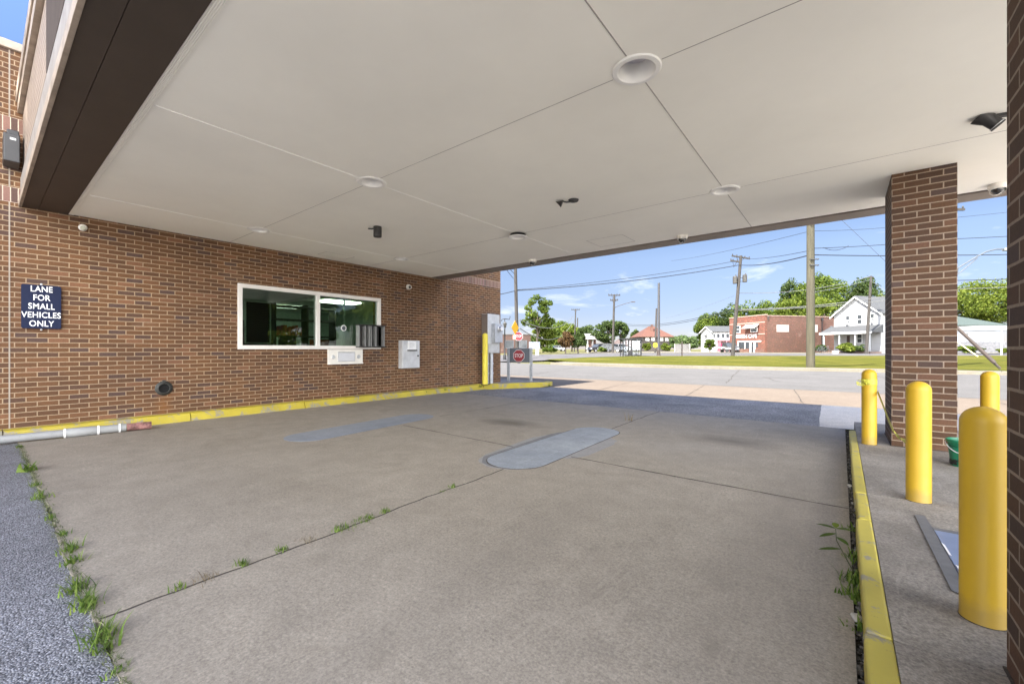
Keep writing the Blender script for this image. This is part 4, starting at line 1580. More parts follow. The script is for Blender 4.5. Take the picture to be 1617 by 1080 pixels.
def tree(name, label, px, D, top, bot, hw, mat, seed, nleaf=2600, nblob=22, trunk=True, gap=0.0, group=None, leaf=None, blob=(0.26, 0.42), base=None, cat='tree', tw=None):
    rng = np.random.default_rng(seed)
    x, y = spot(px, D)
    g = zt(D) if base is None else base
    zt_, zb = hgt(top, D), max(hgt(bot, D), g + 0.05)
    rx, rz = hw * D / 662.0, (zt_ - zb) / 2
    cz = (zt_ + zb) / 2 - g
    t = thing(name, label, cat, (x, y, g), 0, group)
    P, Nn = crown_points(rng, rx, rx, rz, int(nblob * 1.7), int(nleaf * 2.4), (blob[0] * 0.80, blob[1] * 1.0), gap=gap)
    P[:, 2] += cz
    leaves_mesh('crown', P, Nn, leaf or max(0.18, 0.0047 * D), GREENS[mat], t, rng=rng)
    if trunk:
        m = MB()
        r0 = tw or max(0.10, rx * 0.065)
        hz = cz + rz * 0.1
        lean = rng.uniform(-0.05, 0.05, 2) * hz
        mid = (lean[0] * 0.5, lean[1] * 0.5, hz * 0.5)
        m.tube([(0, 0, -0.1), (0, 0, 0.15), mid, (lean[0], lean[1], hz)], [r0 * 1.35, r0 * 1.05, r0 * 0.8, r0 * 0.35], 8)
        for k in range(6):
            a = rng.uniform(0, 2 * PI)
            s = rng.uniform(0.35, 0.7)
            b0 = Vector((lean[0] * s, lean[1] * s, hz * s))
            e = Vector((math.cos(a) * rx * 0.6, math.sin(a) * rx * 0.6, cz + rz * rng.uniform(-0.2, 0.55)))
            m.tube([b0, (b0 + e) / 2 + Vector((0, 0, 0.1 * rz)), e], [r0 * 0.55, r0 * 0.38, r0 * 0.12], 6)
        m.build('trunk', M_BARK, t, smooth=True)
    return t


TB = 'trees behind the buildings across the road'
tree('tall_tree', 'tall airy tree left of the poles, highest on the left side', 848, 70, 464, 528, 26, 'mid', 1, 2300, 20, gap=0.35, blob=(0.2, 0.34))
tree('broadleaf_tree', 'light green low tree under the tall airy tree', 858, 73, 508, 553, 24, 'lime', 2, 2000, 18)
tree('broadleaf_tree', 'wide green tree mass behind the airy tree', 890, 120, 503, 553, 32, 'mid', 3, 2800, 24)
tree('broadleaf_tree', 'bright green tree behind the reddish tree', 903, 96, 508, 550, 20, 'lime', 4, 1900, 16)
tree('broadleaf_tree', 'dark green tree just right of the reddish tree', 925, 92, 510, 552, 18, 'dark', 5, 1900, 16)
tree('plum_tree', 'small tree with rusty orange foliage by the side street', 893, 60, 520, 553, 13, 'maroon', 6, 1600, 16)
tree('plum_tree', 'small dark reddish green tree beside the rusty orange one', 913, 60.5, 521, 553, 15, 'dark', 7, 1700, 16)
tree('broadleaf_tree', 'round dark tree left of the utility pole with the lamp arm', 958, 72, 502, 547, 23, 'dark', 8, 2300, 20, gap=0.15)
tree('broadleaf_tree', 'dark open tree just right of the pole with the lamp arm', 980, 74, 504, 545, 14, 'dark', 9, 1400, 14, gap=0.2)
tree('evergreen_tree', 'pointed dark evergreen beside the tiled roof', 1003, 120, 519, 552, 11, 'dark', 10, 1400, 14)
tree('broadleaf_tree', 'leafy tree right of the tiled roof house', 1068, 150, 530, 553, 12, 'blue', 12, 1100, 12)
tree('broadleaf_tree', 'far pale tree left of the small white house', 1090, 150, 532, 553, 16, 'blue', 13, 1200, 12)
tree('broadleaf_tree', 'upright green tree just behind the small white house', 1116, 118, 486, 552, 20, 'mid', 14, 2400, 20, gap=0.15)
tree('broadleaf_tree', 'dark tree behind the leaning pole', 1148, 122, 477, 540, 28, 'dark', 15, 2600, 24)
tree('broadleaf_tree', 'dark round tree above the left end of the brick store', 1183, 112, 471, 540, 30, 'mid', 16, 2400, 22)
tree('broadleaf_tree', 'green tree above the middle of the brick store', 1214, 108, 468, 540, 30, 'mid', 17, 2500, 22)
tree('broadleaf_tree', 'bright yellowish tree above the brick store roof', 1246, 100, 460, 540, 24, 'lime', 18, 2600, 22)
tree('large_tree', 'tallest tree crown towering above the brick store', 1292, 112, 422, 525, 46, 'mid', 19, 6200, 38, blob=(0.2, 0.34))
tree('large_tree', 'left shoulder tree beside the tallest crown', 1253, 116, 434, 520, 24, 'dark', 20, 2600, 22)
tree('broadleaf_tree', 'yellow green tree low behind the side wall of the brick store', 1300, 98, 462, 535, 40, 'lime', 23, 2900, 24)
tree('broadleaf_tree', 'dark tree behind the white house gable', 1362, 110, 430, 520, 26, 'dark', 21, 2600, 22)
tree('broadleaf_tree', 'bright tree right behind the white house roof', 1394, 112, 452, 520, 20, 'lime', 22, 1800, 16)
tree('large_tree', 'broad lime green tree filling the gap right of the brick column', 1560, 74, 435, 528, 72, 'lime', 24, 9000, 62, blob=(0.2, 0.34))
for k, (px, hw) in enumerate(((770, 34), (830, 26), (880, 28), (1045, 30), (1085, 26), (1420, 40))):
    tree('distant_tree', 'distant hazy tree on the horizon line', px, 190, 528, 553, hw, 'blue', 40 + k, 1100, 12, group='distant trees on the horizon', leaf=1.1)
tree('shrub', 'leafy shrub in front of the small white house', 1121, 82, 533, 557, 9, 'mid', 30, 1000, 12, cat='shrub')
tree('hedge', 'clipped green hedge before the white house porch', 1338, 56.5, 541, 560, 17, 'lime', 31, 2600, 20, trunk=False, cat='hedge')
tree('hedge', 'dark leafy hedge end next to the leaning pole by the porch', 1357, 56, 543, 560, 11, 'dark', 32, 1300, 12, trunk=False, cat='hedge')
tree('shrub', 'dark shrub at the corner of the brick store side wall', 1296, 59, 544, 560, 10, 'dark', 33, 900, 10, trunk=False, cat='shrub')
tree('shrub', 'yellowish hedge shrub left of the round yellow sign', 1021, 84, 541, 556, 9, 'lime', 34, 800, 10, trunk=False, cat='shrub')
tree('shrub', 'yellowish hedge shrub right of the steel pole', 1051, 84, 541, 556, 9, 'lime', 35, 800, 10, trunk=False, cat='shrub')
tree('shrub', 'green shrub against the grey fence', 1528, 55, 546, 563, 19, 'mid', 36, 1700, 16, trunk=False, cat='shrub')
tree('shrub', 'small bright shrub at the right end of the grey fence', 1583, 56, 549, 561, 9, 'lime', 37, 700, 8, trunk=False, cat='shrub')
tree('shrub', 'low green planting under the white signboard', 868, 62, 548, 557, 14, 'mid', 38, 700, 10, trunk=False, cat='shrub')
tree('shrub', 'low dark bushes left of the pale wall', 950, 70, 547, 557, 8, 'mid', 39, 600, 8, trunk=False, cat='shrub')


# out-of-view trees: row added behind the viewer as sun blockers; others for window reflections
def big_tree(label, x, y, z0, z1, r, mat, seed, nleaf=5200, group=None):
    rng = np.random.default_rng(seed)
    t = thing('offscreen_tree', label, 'tree', (x, y, -0.06), 0, group)
    P, Nn = crown_points(rng, r, r, (z1 - z0) / 2, 34, nleaf, (0.24, 0.38))
    P[:, 2] += (z0 + z1) / 2
    leaves_mesh('crown', P, Nn, 0.62 if x < 40 else 1.2, GREENS[mat], t, rng=rng)
    m = MB()
    m.tube([(0, 0, 0), (0, 0, 0.4), (0.1, 0.1, z0), (0.2, 0.1, (z0 + z1) / 2)], [0.42, 0.32, 0.24, 0.1], 10)
    for k in range(6):
        a = k * 1.05 + 0.3
        m.tube([(0.1, 0.1, z0 * 0.9), (math.cos(a) * r * 0.35, math.sin(a) * r * 0.35, z0 + 1.4), (math.cos(a) * r * 0.7, math.sin(a) * r * 0.7, (z0 + z1) / 2)], [0.16, 0.11, 0.04], 7)
    m.build('trunk', M_BARK, t, smooth=True)


for k, (x, y) in enumerate(((-10.6, -13.4), (-7.2, -9.6), (-3.4, -9.3), (0.4, -9.7), (-6.0, -13.6))):  # added out of view to shade the front of the lane
    big_tree(('tall tree added behind the viewer to block sun, first of a row', 'tall tree added behind the viewer to block sun, second of a row', 'tall tree added behind the viewer to block sun, third of a row', 'tall tree added behind the viewer to block sun, fourth of a row', 'tallest tree added behind the viewer to block sun, back of the row')[k], x, y, *((11.0, 20.0, 3.7) if k in (1, 2, 3) else (13.5, 25.0, 4.0)), 'mid', 60 + k, 6500)
for k, (x, y, z0, z1, r, mt) in enumerate(((15.5, 12.6, 1.3, 9.5, 3.4, 'lime'), (19.5, 14.2, 1.0, 10.5, 3.9, 'mid'), (17.5, 7.5, 1.3, 9.0, 3.4, 'mid'))):
    big_tree(('light green yard tree right of the canopy near the road', 'larger yard tree right of the canopy, farthest out', 'yard tree right of the canopy, nearest the lane')[k], x, y, z0, z1, r, mt, 70 + k, 6500)
for k, (y0, lb) in enumerate(((5.2, 'added screening hedge right of the canopy, end nearest the lane front'), (8.6, 'added screening hedge right of the canopy, middle length'), (12.0, 'added screening hedge right of the canopy, end by the road'))):  # unseen hedge added to screen a bright gap in the window reflection
    t = thing('hedge', lb, 'hedge', (12.4, y0, -0.02))
    rng = np.random.default_rng(300 + k)
    P = rng.uniform(-1, 1, (2600, 3)) * np.array([0.7, 1.75, 1.15]) + np.array([0, 0, 1.25])
    leaves_mesh('crown', P, rng.normal(size=(2600, 3)), 0.26, GREENS['mid'], t, rng=rng)


for k, (x, y, z1, r, mt, lb) in enumerate(((25, 33, 11.0, 4.6, 'mid', 'wide tree across the road far to the right, nearest the kerb'), (33, 36, 12.0, 5.0, 'lime', 'light green tree across the road far to the right'), (23, 41, 12.5, 5.0, 'dark', 'dark tree across the road far to the right, set back'))):
    big_tree(lb, x, y, 1.6, z1, r, mt, 80 + k, 3200)


for k, (x, y) in enumerate(((58, 16), (60, 24), (57, 32), (61, 40), (58, 49), (62, 58))):  # unseen far row, added to close bright sky gaps mirrored in the window
    big_tree('added screening tree far down the road to the right', x, y, 0.6, 15.0 + (k % 3), 5.2, ('mid', 'dark', 'lime')[k % 3], 90 + k, 6000, 'added screening trees far to the right')


# weeds in the seams
def weed_mesh(nblade, h, spread, rng, wid=0.006, lean=1.0):
    m = MB()
    for k in range(nblade):
        a = rng.uniform(0, 2 * PI)
        ln = h * rng.uniform(0.5, 1.25)
        tilt = min(1.22, rng.uniform(0.35, 1.15) * lean)
        bx, by = rng.normal(0, spread, 2)
        w = wid * rng.uniform(0.6, 1.3)
        sd = Vector((-math.sin(a), math.cos(a), 0))
        p = Vector((bx, by, -0.005))
        prev = None
        for i in range(5):
            s = i / 4
            ww = w * (1 - s) ** 0.7 + 0.0004
            va, vb = m.bm.verts.new(p + sd * ww), m.bm.verts.new(p - sd * ww)
            if prev:
                m.bm.faces.new((prev[0], va, vb, prev[1]))
            prev = (va, vb)
            tt = tilt * (0.35 + 0.95 * s)
            p = p + Vector((math.cos(a) * math.sin(tt), math.sin(a) * math.sin(tt), math.cos(tt))) * ln / 4
    return m


def weed_of(name, label, loc, nblade, h, spread, seed, group, wid=0.006, mat=None, rz=None, lean=1.0):
    rng = np.random.default_rng(seed)
    o = weed_mesh(nblade, h, spread, rng, wid, lean).build(name, mat or M_WEED, loc=loc, normals=False)
    tag(o, label, 'weed', group)
    return o


GS = 'weeds along the asphalt edge'
edge = [(-7.9, 0.06, 30), (-6.30, 0.13, 40), (-5.55, 0.06, 30), (-5.05, 0.10, 46), (-4.4, 0.05, 30), (-3.95, 0.055, 34), (-3.62, 0.085, 54), (-3.40, 0.07, 44),
        (-3.00, 0.10, 60), (-2.78, 0.10, 60), (-2.74, 0.07, 30), (-2.40, 0.125, 64), (-2.33, 0.09, 30), (-2.10, 0.035, 26)]
for k, (x, h, n) in enumerate(edge):
    lb = 'small green grass tuft in the seam between asphalt and concrete'
    if k == 1:
        lb = 'leafy weed in the asphalt seam closest to the brick wall'
    if k == 11:
        lb = 'broad grass tuft in the asphalt seam nearest the bottom of the view'
    weed_of('weed_tuft', lb, (x + random.uniform(-0.02, 0.02), YF - 0.012 + random.uniform(-0.015, 0.02), 0), n if k != 1 else 34, h * 0.80, 0.008 + 0.16 * h, 100 + k, GS, 0.0034 if k != 1 else 0.011, lean=1.45)
mb = MB()   # thin fuzz of low growth filling the seam
rng = np.random.default_rng(5)
fz = []
for i in range(1700):
    x = rng.uniform(-8.0, -1.7)
    d = rng.normal(0, 0.016)
    for b in range(2):
        a = rng.uniform(0, 2 * PI)
        h = rng.uniform(0.006, 0.026)
        p = Vector((x + rng.normal(0, 0.01), YF - 0.008 + d, 0))
        q = p + Vector((math.cos(a) * h * 0.9, math.sin(a) * h * 0.9, h * 0.7))
        s = Vector((-math.sin(a), math.cos(a), 0)) * 0.0022
        mb.bm.faces.new([mb.bm.verts.new(v) for v in (p - s, p + s, q)])
tag(mb.build('moss', M_MOSS, normals=False), 'thin green fuzz of moss and seedlings along the asphalt seam', 'ground cover', kind='stuff')
GJ = 'weeds in the long slab joint'
for k, (x, y, h, n, lb) in enumerate(((-2.62, 0.62, 0.05, 16, None), (-2.638, 0.91, 0.06, 30, None), (-2.64, 1.115, 0.045, 30, None), (-2.668, 1.50, 0.055, 40, 'fullest green weed in the long slab joint'),
                                     (-2.672, 1.66, 0.045, 34, None), (-2.672, 1.72, 0.04, 24, None), (-2.676, 1.85, 0.05, 26, None), (-2.69, 2.55, 0.06, 16, 'lone weed in the slab joint close to the pale patch'), (-2.69, 2.42, 0.025, 12, None))):
    x = -2.604 - 0.155 * (y - 0.33) / 7.73
    weed_of('joint_weed', lb or 'short green weed growing in the long slab joint', (x, y, 0), int(n * 1.6), h * 0.72, 0.014 + 0.02 * (n > 30), 140 + k, GJ, 0.0028)
weed_of('joint_weed', 'upright twiggy weed beyond the pale patch at the asphalt edge', (-2.80, 6.75, 0), 12, 0.16, 0.03, 160, GJ, 0.005, M_DRY)
weed_of('dry_grass', 'dry brown grass matted along the slab joint', (-2.612, 0.74, 0), 60, 0.035, 0.03, 161, GJ, 0.0012, M_DRY)
weed_of('dry_grass', 'dry brown grass strands between the two first joint weeds', (-2.622, 1.28, 0), 46, 0.03, 0.035, 162, GJ, 0.0012, M_DRY)
for k, (x, y, n) in enumerate(((-8.60, 7.2, 16), (-8.56, 7.9, 20), (-8.5, 9.3, 14), (-7.45, 11.45, 22), (-8.62, 0.4, 12))):
    weed_of('kerb_weed', 'small weed in a crack of the yellow kerb at the wall', (x, y, 0.06 if k != 3 else 0.0), n, 0.10, 0.03, 170 + k, 'weeds in the wall kerb', 0.006)
for k, (y, h, n) in enumerate(((2.35, 0.05, 26), (2.62, 0.07, 46), (2.78, 0.08, 50), (3.1, 0.06, 30), (3.6, 0.05, 20))):
    weed_of('seam_weed', 'low weed growing from the gravel seam of the yellow kerb', (0.052, y, -0.01), n, h, 0.03, 180 + k, 'weeds beside the lane kerb', 0.0055)
# broad-leaved sapling leaning over the slab
t = thing('sapling', 'young broad-leaved sapling leaning from the seam by the yellow kerb', 'plant', (0.055, 2.93, -0.01))
t.scale = (0.88, 0.88, 0.88)
m = MB()
m.tube([(0, 0, 0), (-0.04, 0.06, 0.06), (-0.085, 0.12, 0.13), (-0.09, 0.14, 0.20)], [0.004, 0.0035, 0.003, 0.002], 6)
m.build('stem', plain('stem_green', (0.06, 0.07, 0.03), 0.7), t)
m = MB()
for (bx, by, bz, a, ln, el) in ((-0.09, 0.14, 0.20, 2.9, 0.11, 0.15), (-0.09, 0.14, 0.20, 0.3, 0.10, 0.2), (-0.088, 0.135, 0.17, 3.6, 0.10, -0.1), (-0.06, 0.10, 0.09, 3.5, 0.13, 0.0),
                                (-0.085, 0.13, 0.15, 5.6, 0.08, 0.0), (-0.09, 0.14, 0.205, 1.6, 0.07, 0.5)):
    d = Vector((math.cos(a) * math.cos(el), math.sin(a) * math.cos(el), math.sin(el)))
    s = Vector((-math.sin(a), math.cos(a), 0))
    prev = None
    for i in range(7):
        u = i / 6
        w = 0.020 * math.sin(PI * min(1, u * 0.97 + 0.03)) ** 0.8
        c = Vector((bx, by, bz)) + d * ln * u + Vector((0, 0, -0.02 * u * u))
        va, vb = m.bm.verts.new(c + s * w), m.bm.verts.new(c - s * w)
        if prev:
            m.bm.faces.new((prev[0], va, vb, prev[1]))
        prev = (va, vb)
m.build('leaf', GREENS['mid'], t, normals=False)

# ------------------------------------------------------------------ poles and wires
def upole(name, label, px, D, base, top, r0, r1, mat, lean=0.0, cat='utility pole'):
    """lean: sideways shift of the top in image px"""
    x, y = spot(px, D)
    x1, y1 = spot(px + lean, D)
    z0, z1 = base, hgt(top, D)
    t = thing(name, label, cat, (x, y, z0))
    tp = Vector((x1 - x, y1 - y, z1 - z0))
    m = MB()
    m.tube([(0, 0, -0.2), tp * 0.33, tp * 0.66, tp], [r0, r0 * 0.67 + r1 * 0.33, r0 * 0.33 + r1 * 0.67, r1], 14)
    m.build('pole', mat, t, smooth=True)
    return t, tp


def crossarm(t, at, half, ang, drop=0.0, tilt=0.0):
    m = MB()
    M = Matrix.Translation(at) @ Matrix.Rotation(ang, 4, 'Z') @ Matrix.Rotation(tilt, 4, 'Y')
    m.box((-half, -0.06, -0.07), (half, 0.06, 0.07), M)
    m.tube([M @ Vector((-half * 0.45, 0.07, 0)), M @ Vector((0, 0.10, -0.6))], 0.02, 6)
    m.tube([M @ Vector((half * 0.45, 0.07, 0)), M @ Vector((0, 0.10, -0.6))], 0.02, 6)
    o = m.build('crossarm', M_WOODG, t)
    m = MB()
    for s in (-0.93, -0.45, 0.45, 0.93):
        m.lathe([(0.02, 0.0), (0.05, 0.06), (0.05, 0.11), (0.03, 0.16), (0.0, 0.17)], M @ Vector((half * s, 0, 0.07)), n=8)
    m.build('insulator', M_DARK, o)
    return M


VA = YAW  # arms drawn square to the view
p1, tp1 = upole('utility_pole', 'thick weathered wooden utility pole on the median, nearest the road', 1280, 24.8, 0.0, 268, 0.225, 0.19, M_WOODP)
m = MB()
for z in (6.1, 6.45, 8.55):
    m.box((-0.2, -0.27, z - 0.03), (0.2, -0.20, z + 0.03), Matrix.Rotation(VA, 4, 'Z'))
    m.lathe([(0.03, 0), (0.05, 0.06), (0.0, 0.13)], Matrix.Rotation(VA, 4, 'Z') @ Vector((0.2, -0.23, z)), (1, 0, 0), 8)
m.build('bracket', M_DARK, p1)
p2, tp2 = upole('utility_pole', 'leaning wooden utility pole with crossarm and transformers', 1156.5, 45, zt(45), 404, 0.20, 0.14, M_WOODG, 13.5)
crossarm(p2, tp2 * 0.985, 0.98, VA, tilt=0.16)
crossarm(p2, tp2 * 0.945 + Vector((-0.45, -0.35, 0)), 0.5, VA, tilt=0.16)
for dx, zf in ((-0.42, 0.765), (0.62, 0.78)):
    m = MB()
    c = tp2 * zf + Vector((CS * dx, SN * dx, -0.45))
    m.lathe([(0.0, 0.0), (0.21, 0.01), (0.225, 0.06), (0.225, 0.72), (0.20, 0.80), (0.0, 0.84)], c, n=16)
    m.lathe([(0.04, 0.0), (0.05, 0.12), (0.0, 0.22)], c + Vector((0.08, 0, 0.8)), n=8)
    m.tube([c + Vector((0, 0, 0.5)), tp2 * zf + Vector((0, 0, 0.02))], 0.035, 6)
    m.tube([c + Vector((0, 0, 0.15)), tp2 * (zf - 0.04)], 0.03, 6)
    m.build('transformer', plain('transformer_grey', (0.045, 0.042, 0.037), 0.6), p2)
p3, tp3 = upole('utility_pole', 'wooden utility pole carrying a street lamp arm left of the bus shelter', 967.5, 60, zt(60), 465, 0.19, 0.13, M_WOODG, 2.5)
crossarm(p3, tp3 * 0.985, 0.85, VA)
crossarm(p3, tp3 * 0.90, 0.55, VA)
m = MB()
m.tube([tp3 * 0.76 + Vector((CS * s * 2.6, SN * s * 2.6, 0.95 * s ** 0.7)) for s in np.linspace(0, 1, 10)], 0.035, 8)
arm = m.build('lamp_arm', M_BRONZE, p3)
m = MB()
m.box((-0.05, -0.09, -0.07), (0.5, 0.09, 0.05), Matrix.Translation(tp3 * 0.76 + Vector((CS * 2.55, SN * 2.55, 0.95))) @ Matrix.Rotation(VA, 4, 'Z'), bev=0.02)
m.build('lamp_head', M_BRONZE, arm)
p4, tp4 = upole('steel_pole', 'plain grey steel pole standing bare beside the round yellow sign', 1040, 48, zt(48), 447, 0.155, 0.125, plain('steel_pole_grey', (0.045, 0.045, 0.05), 0.7), 0.4, 'pole')
m = MB()
m.lathe([(0.24, 0), (0.24, 0.12), (0.19, 0.16), (0.19, 0.7), (0.157, 0.75)], n=14)
m.build('base_plate', M_BRONZE, p4)
p5, tp5 = upole('utility_pole', 'thin wooden pole without arms behind the steel pole', 1034.5, 60, zt(60), 487, 0.16, 0.11, M_WOODG, 2.2)
p6, tp6 = upole('utility_pole', 'distant utility pole with crossarm above the reddish tree', 907, 92, zt(92), 488, 0.17, 0.12, M_WOODG, 2)
crossarm(p6, tp6 * 0.985, 0.95, VA)
p6b, tp6b = upole('utility_pole', 'short far pole just right of the distant crossarm pole', 911.5, 110, zt(110), 502, 0.18, 0.14, M_WOODG, 0.5)
p7, tp7 = upole('utility_pole', 'wooden utility pole rising behind the stop sign panel', 817, 41, zt(41), 405, 0.185, 0.15, M_WOODG, -3.5)
p8, tp8 = upole('utility_pole', 'leaning bare wooden pole in front of the white house', 1368, 54, zt(54), 436, 0.20, 0.13, M_WOODG, 7.5)
m = MB()
m.box((-0.35, -0.05, -0.06), (0.35, 0.05, 0.06), Matrix.Translation(tp8 * 0.985) @ Matrix.Rotation(VA, 4, 'Z'))
m.build('crossarm', M_WOODG, p8)
p9, tp9 = upole('utility_pole', 'utility pole behind the brick column with a cobra lamp arm', 1492, 27, 0.0, 315, 0.20, 0.16, M_WOODG)
crossarm(p9, Vector((0, 0, hgt(331, 27))), 1.25, VA)
m = MB()
zc = hgt(433, 27)
m.tube([(CS * a, SN * a, zc + b) for a, b in ((0.2, 0.0), (1.1, 0.55), (2.1, 1.15), (2.7, 1.45), (3.3, 1.60), (3.9, 1.62))], 0.045, 8)
m.tube([(CS * a, SN * a, zc + b) for a, b in ((0.2, -0.45), (1.1, 0.2), (2.1, 1.05))], 0.035, 8)
m.tube([(CS * 0.85, SN * 0.85, zc + 0.38), (CS * 0.85, SN * 0.85, zc + 0.02)], 0.025, 6)
arm = m.build('lamp_arm', M_CHAR, p9)
m = MB()
m.box((-0.05, -0.14, -0.09), (0.75, 0.14, 0.06), Matrix.Translation((CS * 3.85, SN * 3.85, zc + 1.6)) @ Matrix.Rotation(VA, 4, 'Z'), bev=0.03)
m.build('lamp_head', M_GREYP, arm)


def P3(px, py, D):
    x, y = spot(px, D)
    return Vector((x, y, hgt(py, D)))


def wire(label, a, b, sag, r, mat=None, n=14, name='overhead_wire', cat='wire'):
    m = MB()
    m.tube([a.lerp(b, k / n) - Vector((0, 0, sag * 4 * (k / n) * (1 - k / n))) for k in range(n + 1)], r, 5)
    return tag(m.build(name, mat or M_WIRE), label, cat, 'overhead wires between the poles')


RW = {'a': (815, 459, 41), 'b': (1168, 418.5, 45), 'c': (1280, 402.5, 24.8), 'd': (1492, 403, 27), 'e': (1700, 396, 30)}
wire('thick black cable from the left pole to the leaning crossarm pole', P3(*RW['a']), P3(*RW['b']), 0.35, 0.042)
wire('thick black cable from the leaning pole to the thick weathered pole', P3(*RW['b']), P3(*RW['c']), 0.25, 0.036)
wire('thick black cable from the weathered pole to the pole behind the column', P3(*RW['c']), P3(*RW['d']), 0.05, 0.030)
wire('thick black cable right of the brick column', P3(*RW['d']), P3(*RW['e']), 0.1, 0.030)
wire('short cable left of the pole behind the stop panel', P3(760, 470, 38), P3(*RW['a']), 0.05, 0.035)
wire('thin upper wire from the left pole to the leaning crossarm pole', P3(815, 458, 41.3), P3(1158, 413, 45), 0.30, 0.026)
wire('thin upper wire from the leaning crossarm to the weathered pole', P3(1183, 409, 45), P3(1280, 395.5, 24.8), 0.12, 0.020)
wire('thin upper wire from the weathered pole past the guy wire', P3(1280, 392.5, 24.8), P3(1492, 378, 27), 0.08, 0.020)
wire('looped slack wire right of the weathered pole', P3(1300, 391, 25), P3(1340, 388, 25.5), 0.22, 0.016)
wire('thin upper wire right of the brick column', P3(1492, 378, 27), P3(1700, 366, 30), 0.05, 0.022)
wire('faint high wire left of the weathered pole', P3(1280, 365, 24.9), P3(1060, 412, 60), 0.2, 0.014)
wire('faint high wire over the white house', P3(1283, 365, 24.9), P3(1500, 348, 27), 0.15, 0.012)
wire('faint high wire right of the column', P3(1495, 345, 27), P3(1700, 322, 30), 0.05, 0.012)
wire('pale service wire from the leaning pole over the brick store', P3(1166, 463, 45), P3(1372, 437, 54), 0.62, 0.030, M_WIREL)
wire('thin pale service wire just under the first over the store', P3(1282, 462, 30), P3(1373, 442, 54), 0.1, 0.022, M_WIREL)
wire('pair of pale cables crossing before the trees, upper one', P3(1164, 489, 45), P3(1430, 462, 52), 0.45, 0.045, M_WIREL)
wire('pale cable crossing before the trees, lower one', P3(1164, 490.5, 45), P3(1430, 471, 52), 0.25, 0.040, M_WIREL)
wire('upper cable left of the leaning pole toward the far trees', P3(1163, 487, 45), P3(985, 511, 95), 0.9, 0.032)
wire('lower cable left of the leaning pole toward the far trees', P3(1163, 490, 45), P3(985, 513, 95), 0.9, 0.034)
wire('faint wire sloping left from the leaning pole', P3(1160, 467, 45), P3(1050, 503, 80), 0.2, 0.012, M_WIREL)
wire('cable right of the column above the lime tree', P3(1495, 443, 30), P3(1700, 434, 32), 0.1, 0.028)
wire('pale cable before the lime tree', P3(1495, 457, 40), P3(1700, 446, 42), 0.1, 0.030, M_WIREL)
wire('pale drooping cable before the tree behind the signboard', P3(820, 505, 44), P3(905, 500, 92), 1.6, 0.05, M_WIREL)
wire('lower pale drooping cable before the tree behind the signboard', P3(820, 518, 44), P3(905, 508, 92), 2.4, 0.05, M_WIREL)
wire('upper slack drop wire on the pole behind the stop panel', P3(790, 405, 39), P3(813, 433, 41), 0.1, 0.025)
wire('lower slack drop wire on the pole behind the stop panel', P3(786, 405, 39), P3(811, 440, 41), 0.1, 0.025)
# guys
gt, ga = P3(1280, 301, 24.8), P3(1592, 593, 19.4)
t = thing('guy_wire', 'guy wire from the weathered pole ending in a dark slanted guard tube', 'guy wire', ga)
m = MB()
m.tube([(0, 0, -0.1), gt - ga], 0.011, 6)
m.build('cable', M_WIRE, t)
m = MB()
m.tube([(gt - ga) * 0.055, (gt - ga) * 0.27], [0.085, 0.07], 10)
m.tube([(gt - ga) * 0.03, (gt - ga) * 0.06], [0.035, 0.05], 8)
m.build('guard', M_BRONZE, t)
gt, ga = P3(1374, 442, 54), P3(1549, 566.5, 43)
t = thing('guy_wire', 'guy wire with a pale yellow guard tube before the shrub', 'guy wire', ga)
m = MB()
m.tube([(0, 0, -0.1), gt - ga], 0.012, 6)
m.build('cable', M_WIREL, t)
m = MB()
m.tube([(gt - ga) * 0.01, (gt - ga) * 0.24], 0.05, 8)
m.build('guard', plain('guard_yellow', (0.72, 0.66, 0.30), 0.5), t)

# ------------------------------------------------------------------ street furniture
t = thing('street_lamp', 'black ornamental street lamp beside the corner of the bank', 'street lamp', (*spot(797, 37.0), zt(37)))
m = MB()
m.lathe([(0.20, 0), (0.20, 0.08), (0.14, 0.14), (0.13, 0.45), (0.09, 0.55), (0.065, 0.62), (0.05, 2.7), (0.075, 2.74), (0.05, 2.8)], n=14)
m.build('post', M_BLACK, t, smooth=True)
m = MB()
m.tube([(-CS * 0.30, -SN * 0.30, 3.45), (-CS * 0.25, -SN * 0.25, 3.62), (0, 0, 3.68), (CS * 0.42, SN * 0.42, 3.62), (CS * 0.48, SN * 0.48, 3.9)], 0.035, 8)
m.tube([(0, 0, 2.75), (0, 0, 3.7)], 0.035, 8)
m.build('arm', M_BLACK, t)
m = MB()
m.lathe([(0.03, 0.0), (0.10, 0.06), (0.16, 0.35), (0.18, 0.42), (0.05, 0.56), (0.0, 0.62)], (CS * 0.02, SN * 0.02, 2.85), n=12)
m.build('lantern', plain('lantern_glass', (0.07, 0.068, 0.062), 0.3, var=0.3), t, smooth=True)

sgx, sgy = spot(813.3, 40.2)
t = thing('warning_sign', 'yellow diamond warning sign turned almost edge on, on the left pole', 'sign', (sgx, sgy, hgt(517.5, 40.2)), YAW + 0.98)
m = MB()
m.prism([(0.64, 0), (0, 0.66), (-0.64, 0), (0, -0.66)], 0.0, 0.02, Matrix.Rotation(PI / 2, 4, 'X'))
m.build('plate', M_YSIGN, t)
m = MB()
m.box((-0.1, 0.022, -0.2), (0.1, 0.06, 0.2))
m.build('bracket', M_GALV, t)
t = thing('route_plate', 'small white and orange plate under the yellow diamond sign', 'sign', (*spot(812, 40.1), hgt(532.5, 40.1)), YAW + 0.4)
m = MB()
m.prism(rounded_rect(0.30, 0.44, 0.04), 0.0, 0.02, Matrix.Rotation(PI / 2, 4, 'X'))
m.build('plate', plain('plate_orange', (0.75, 0.34, 0.22), 0.5), t)
m = MB()
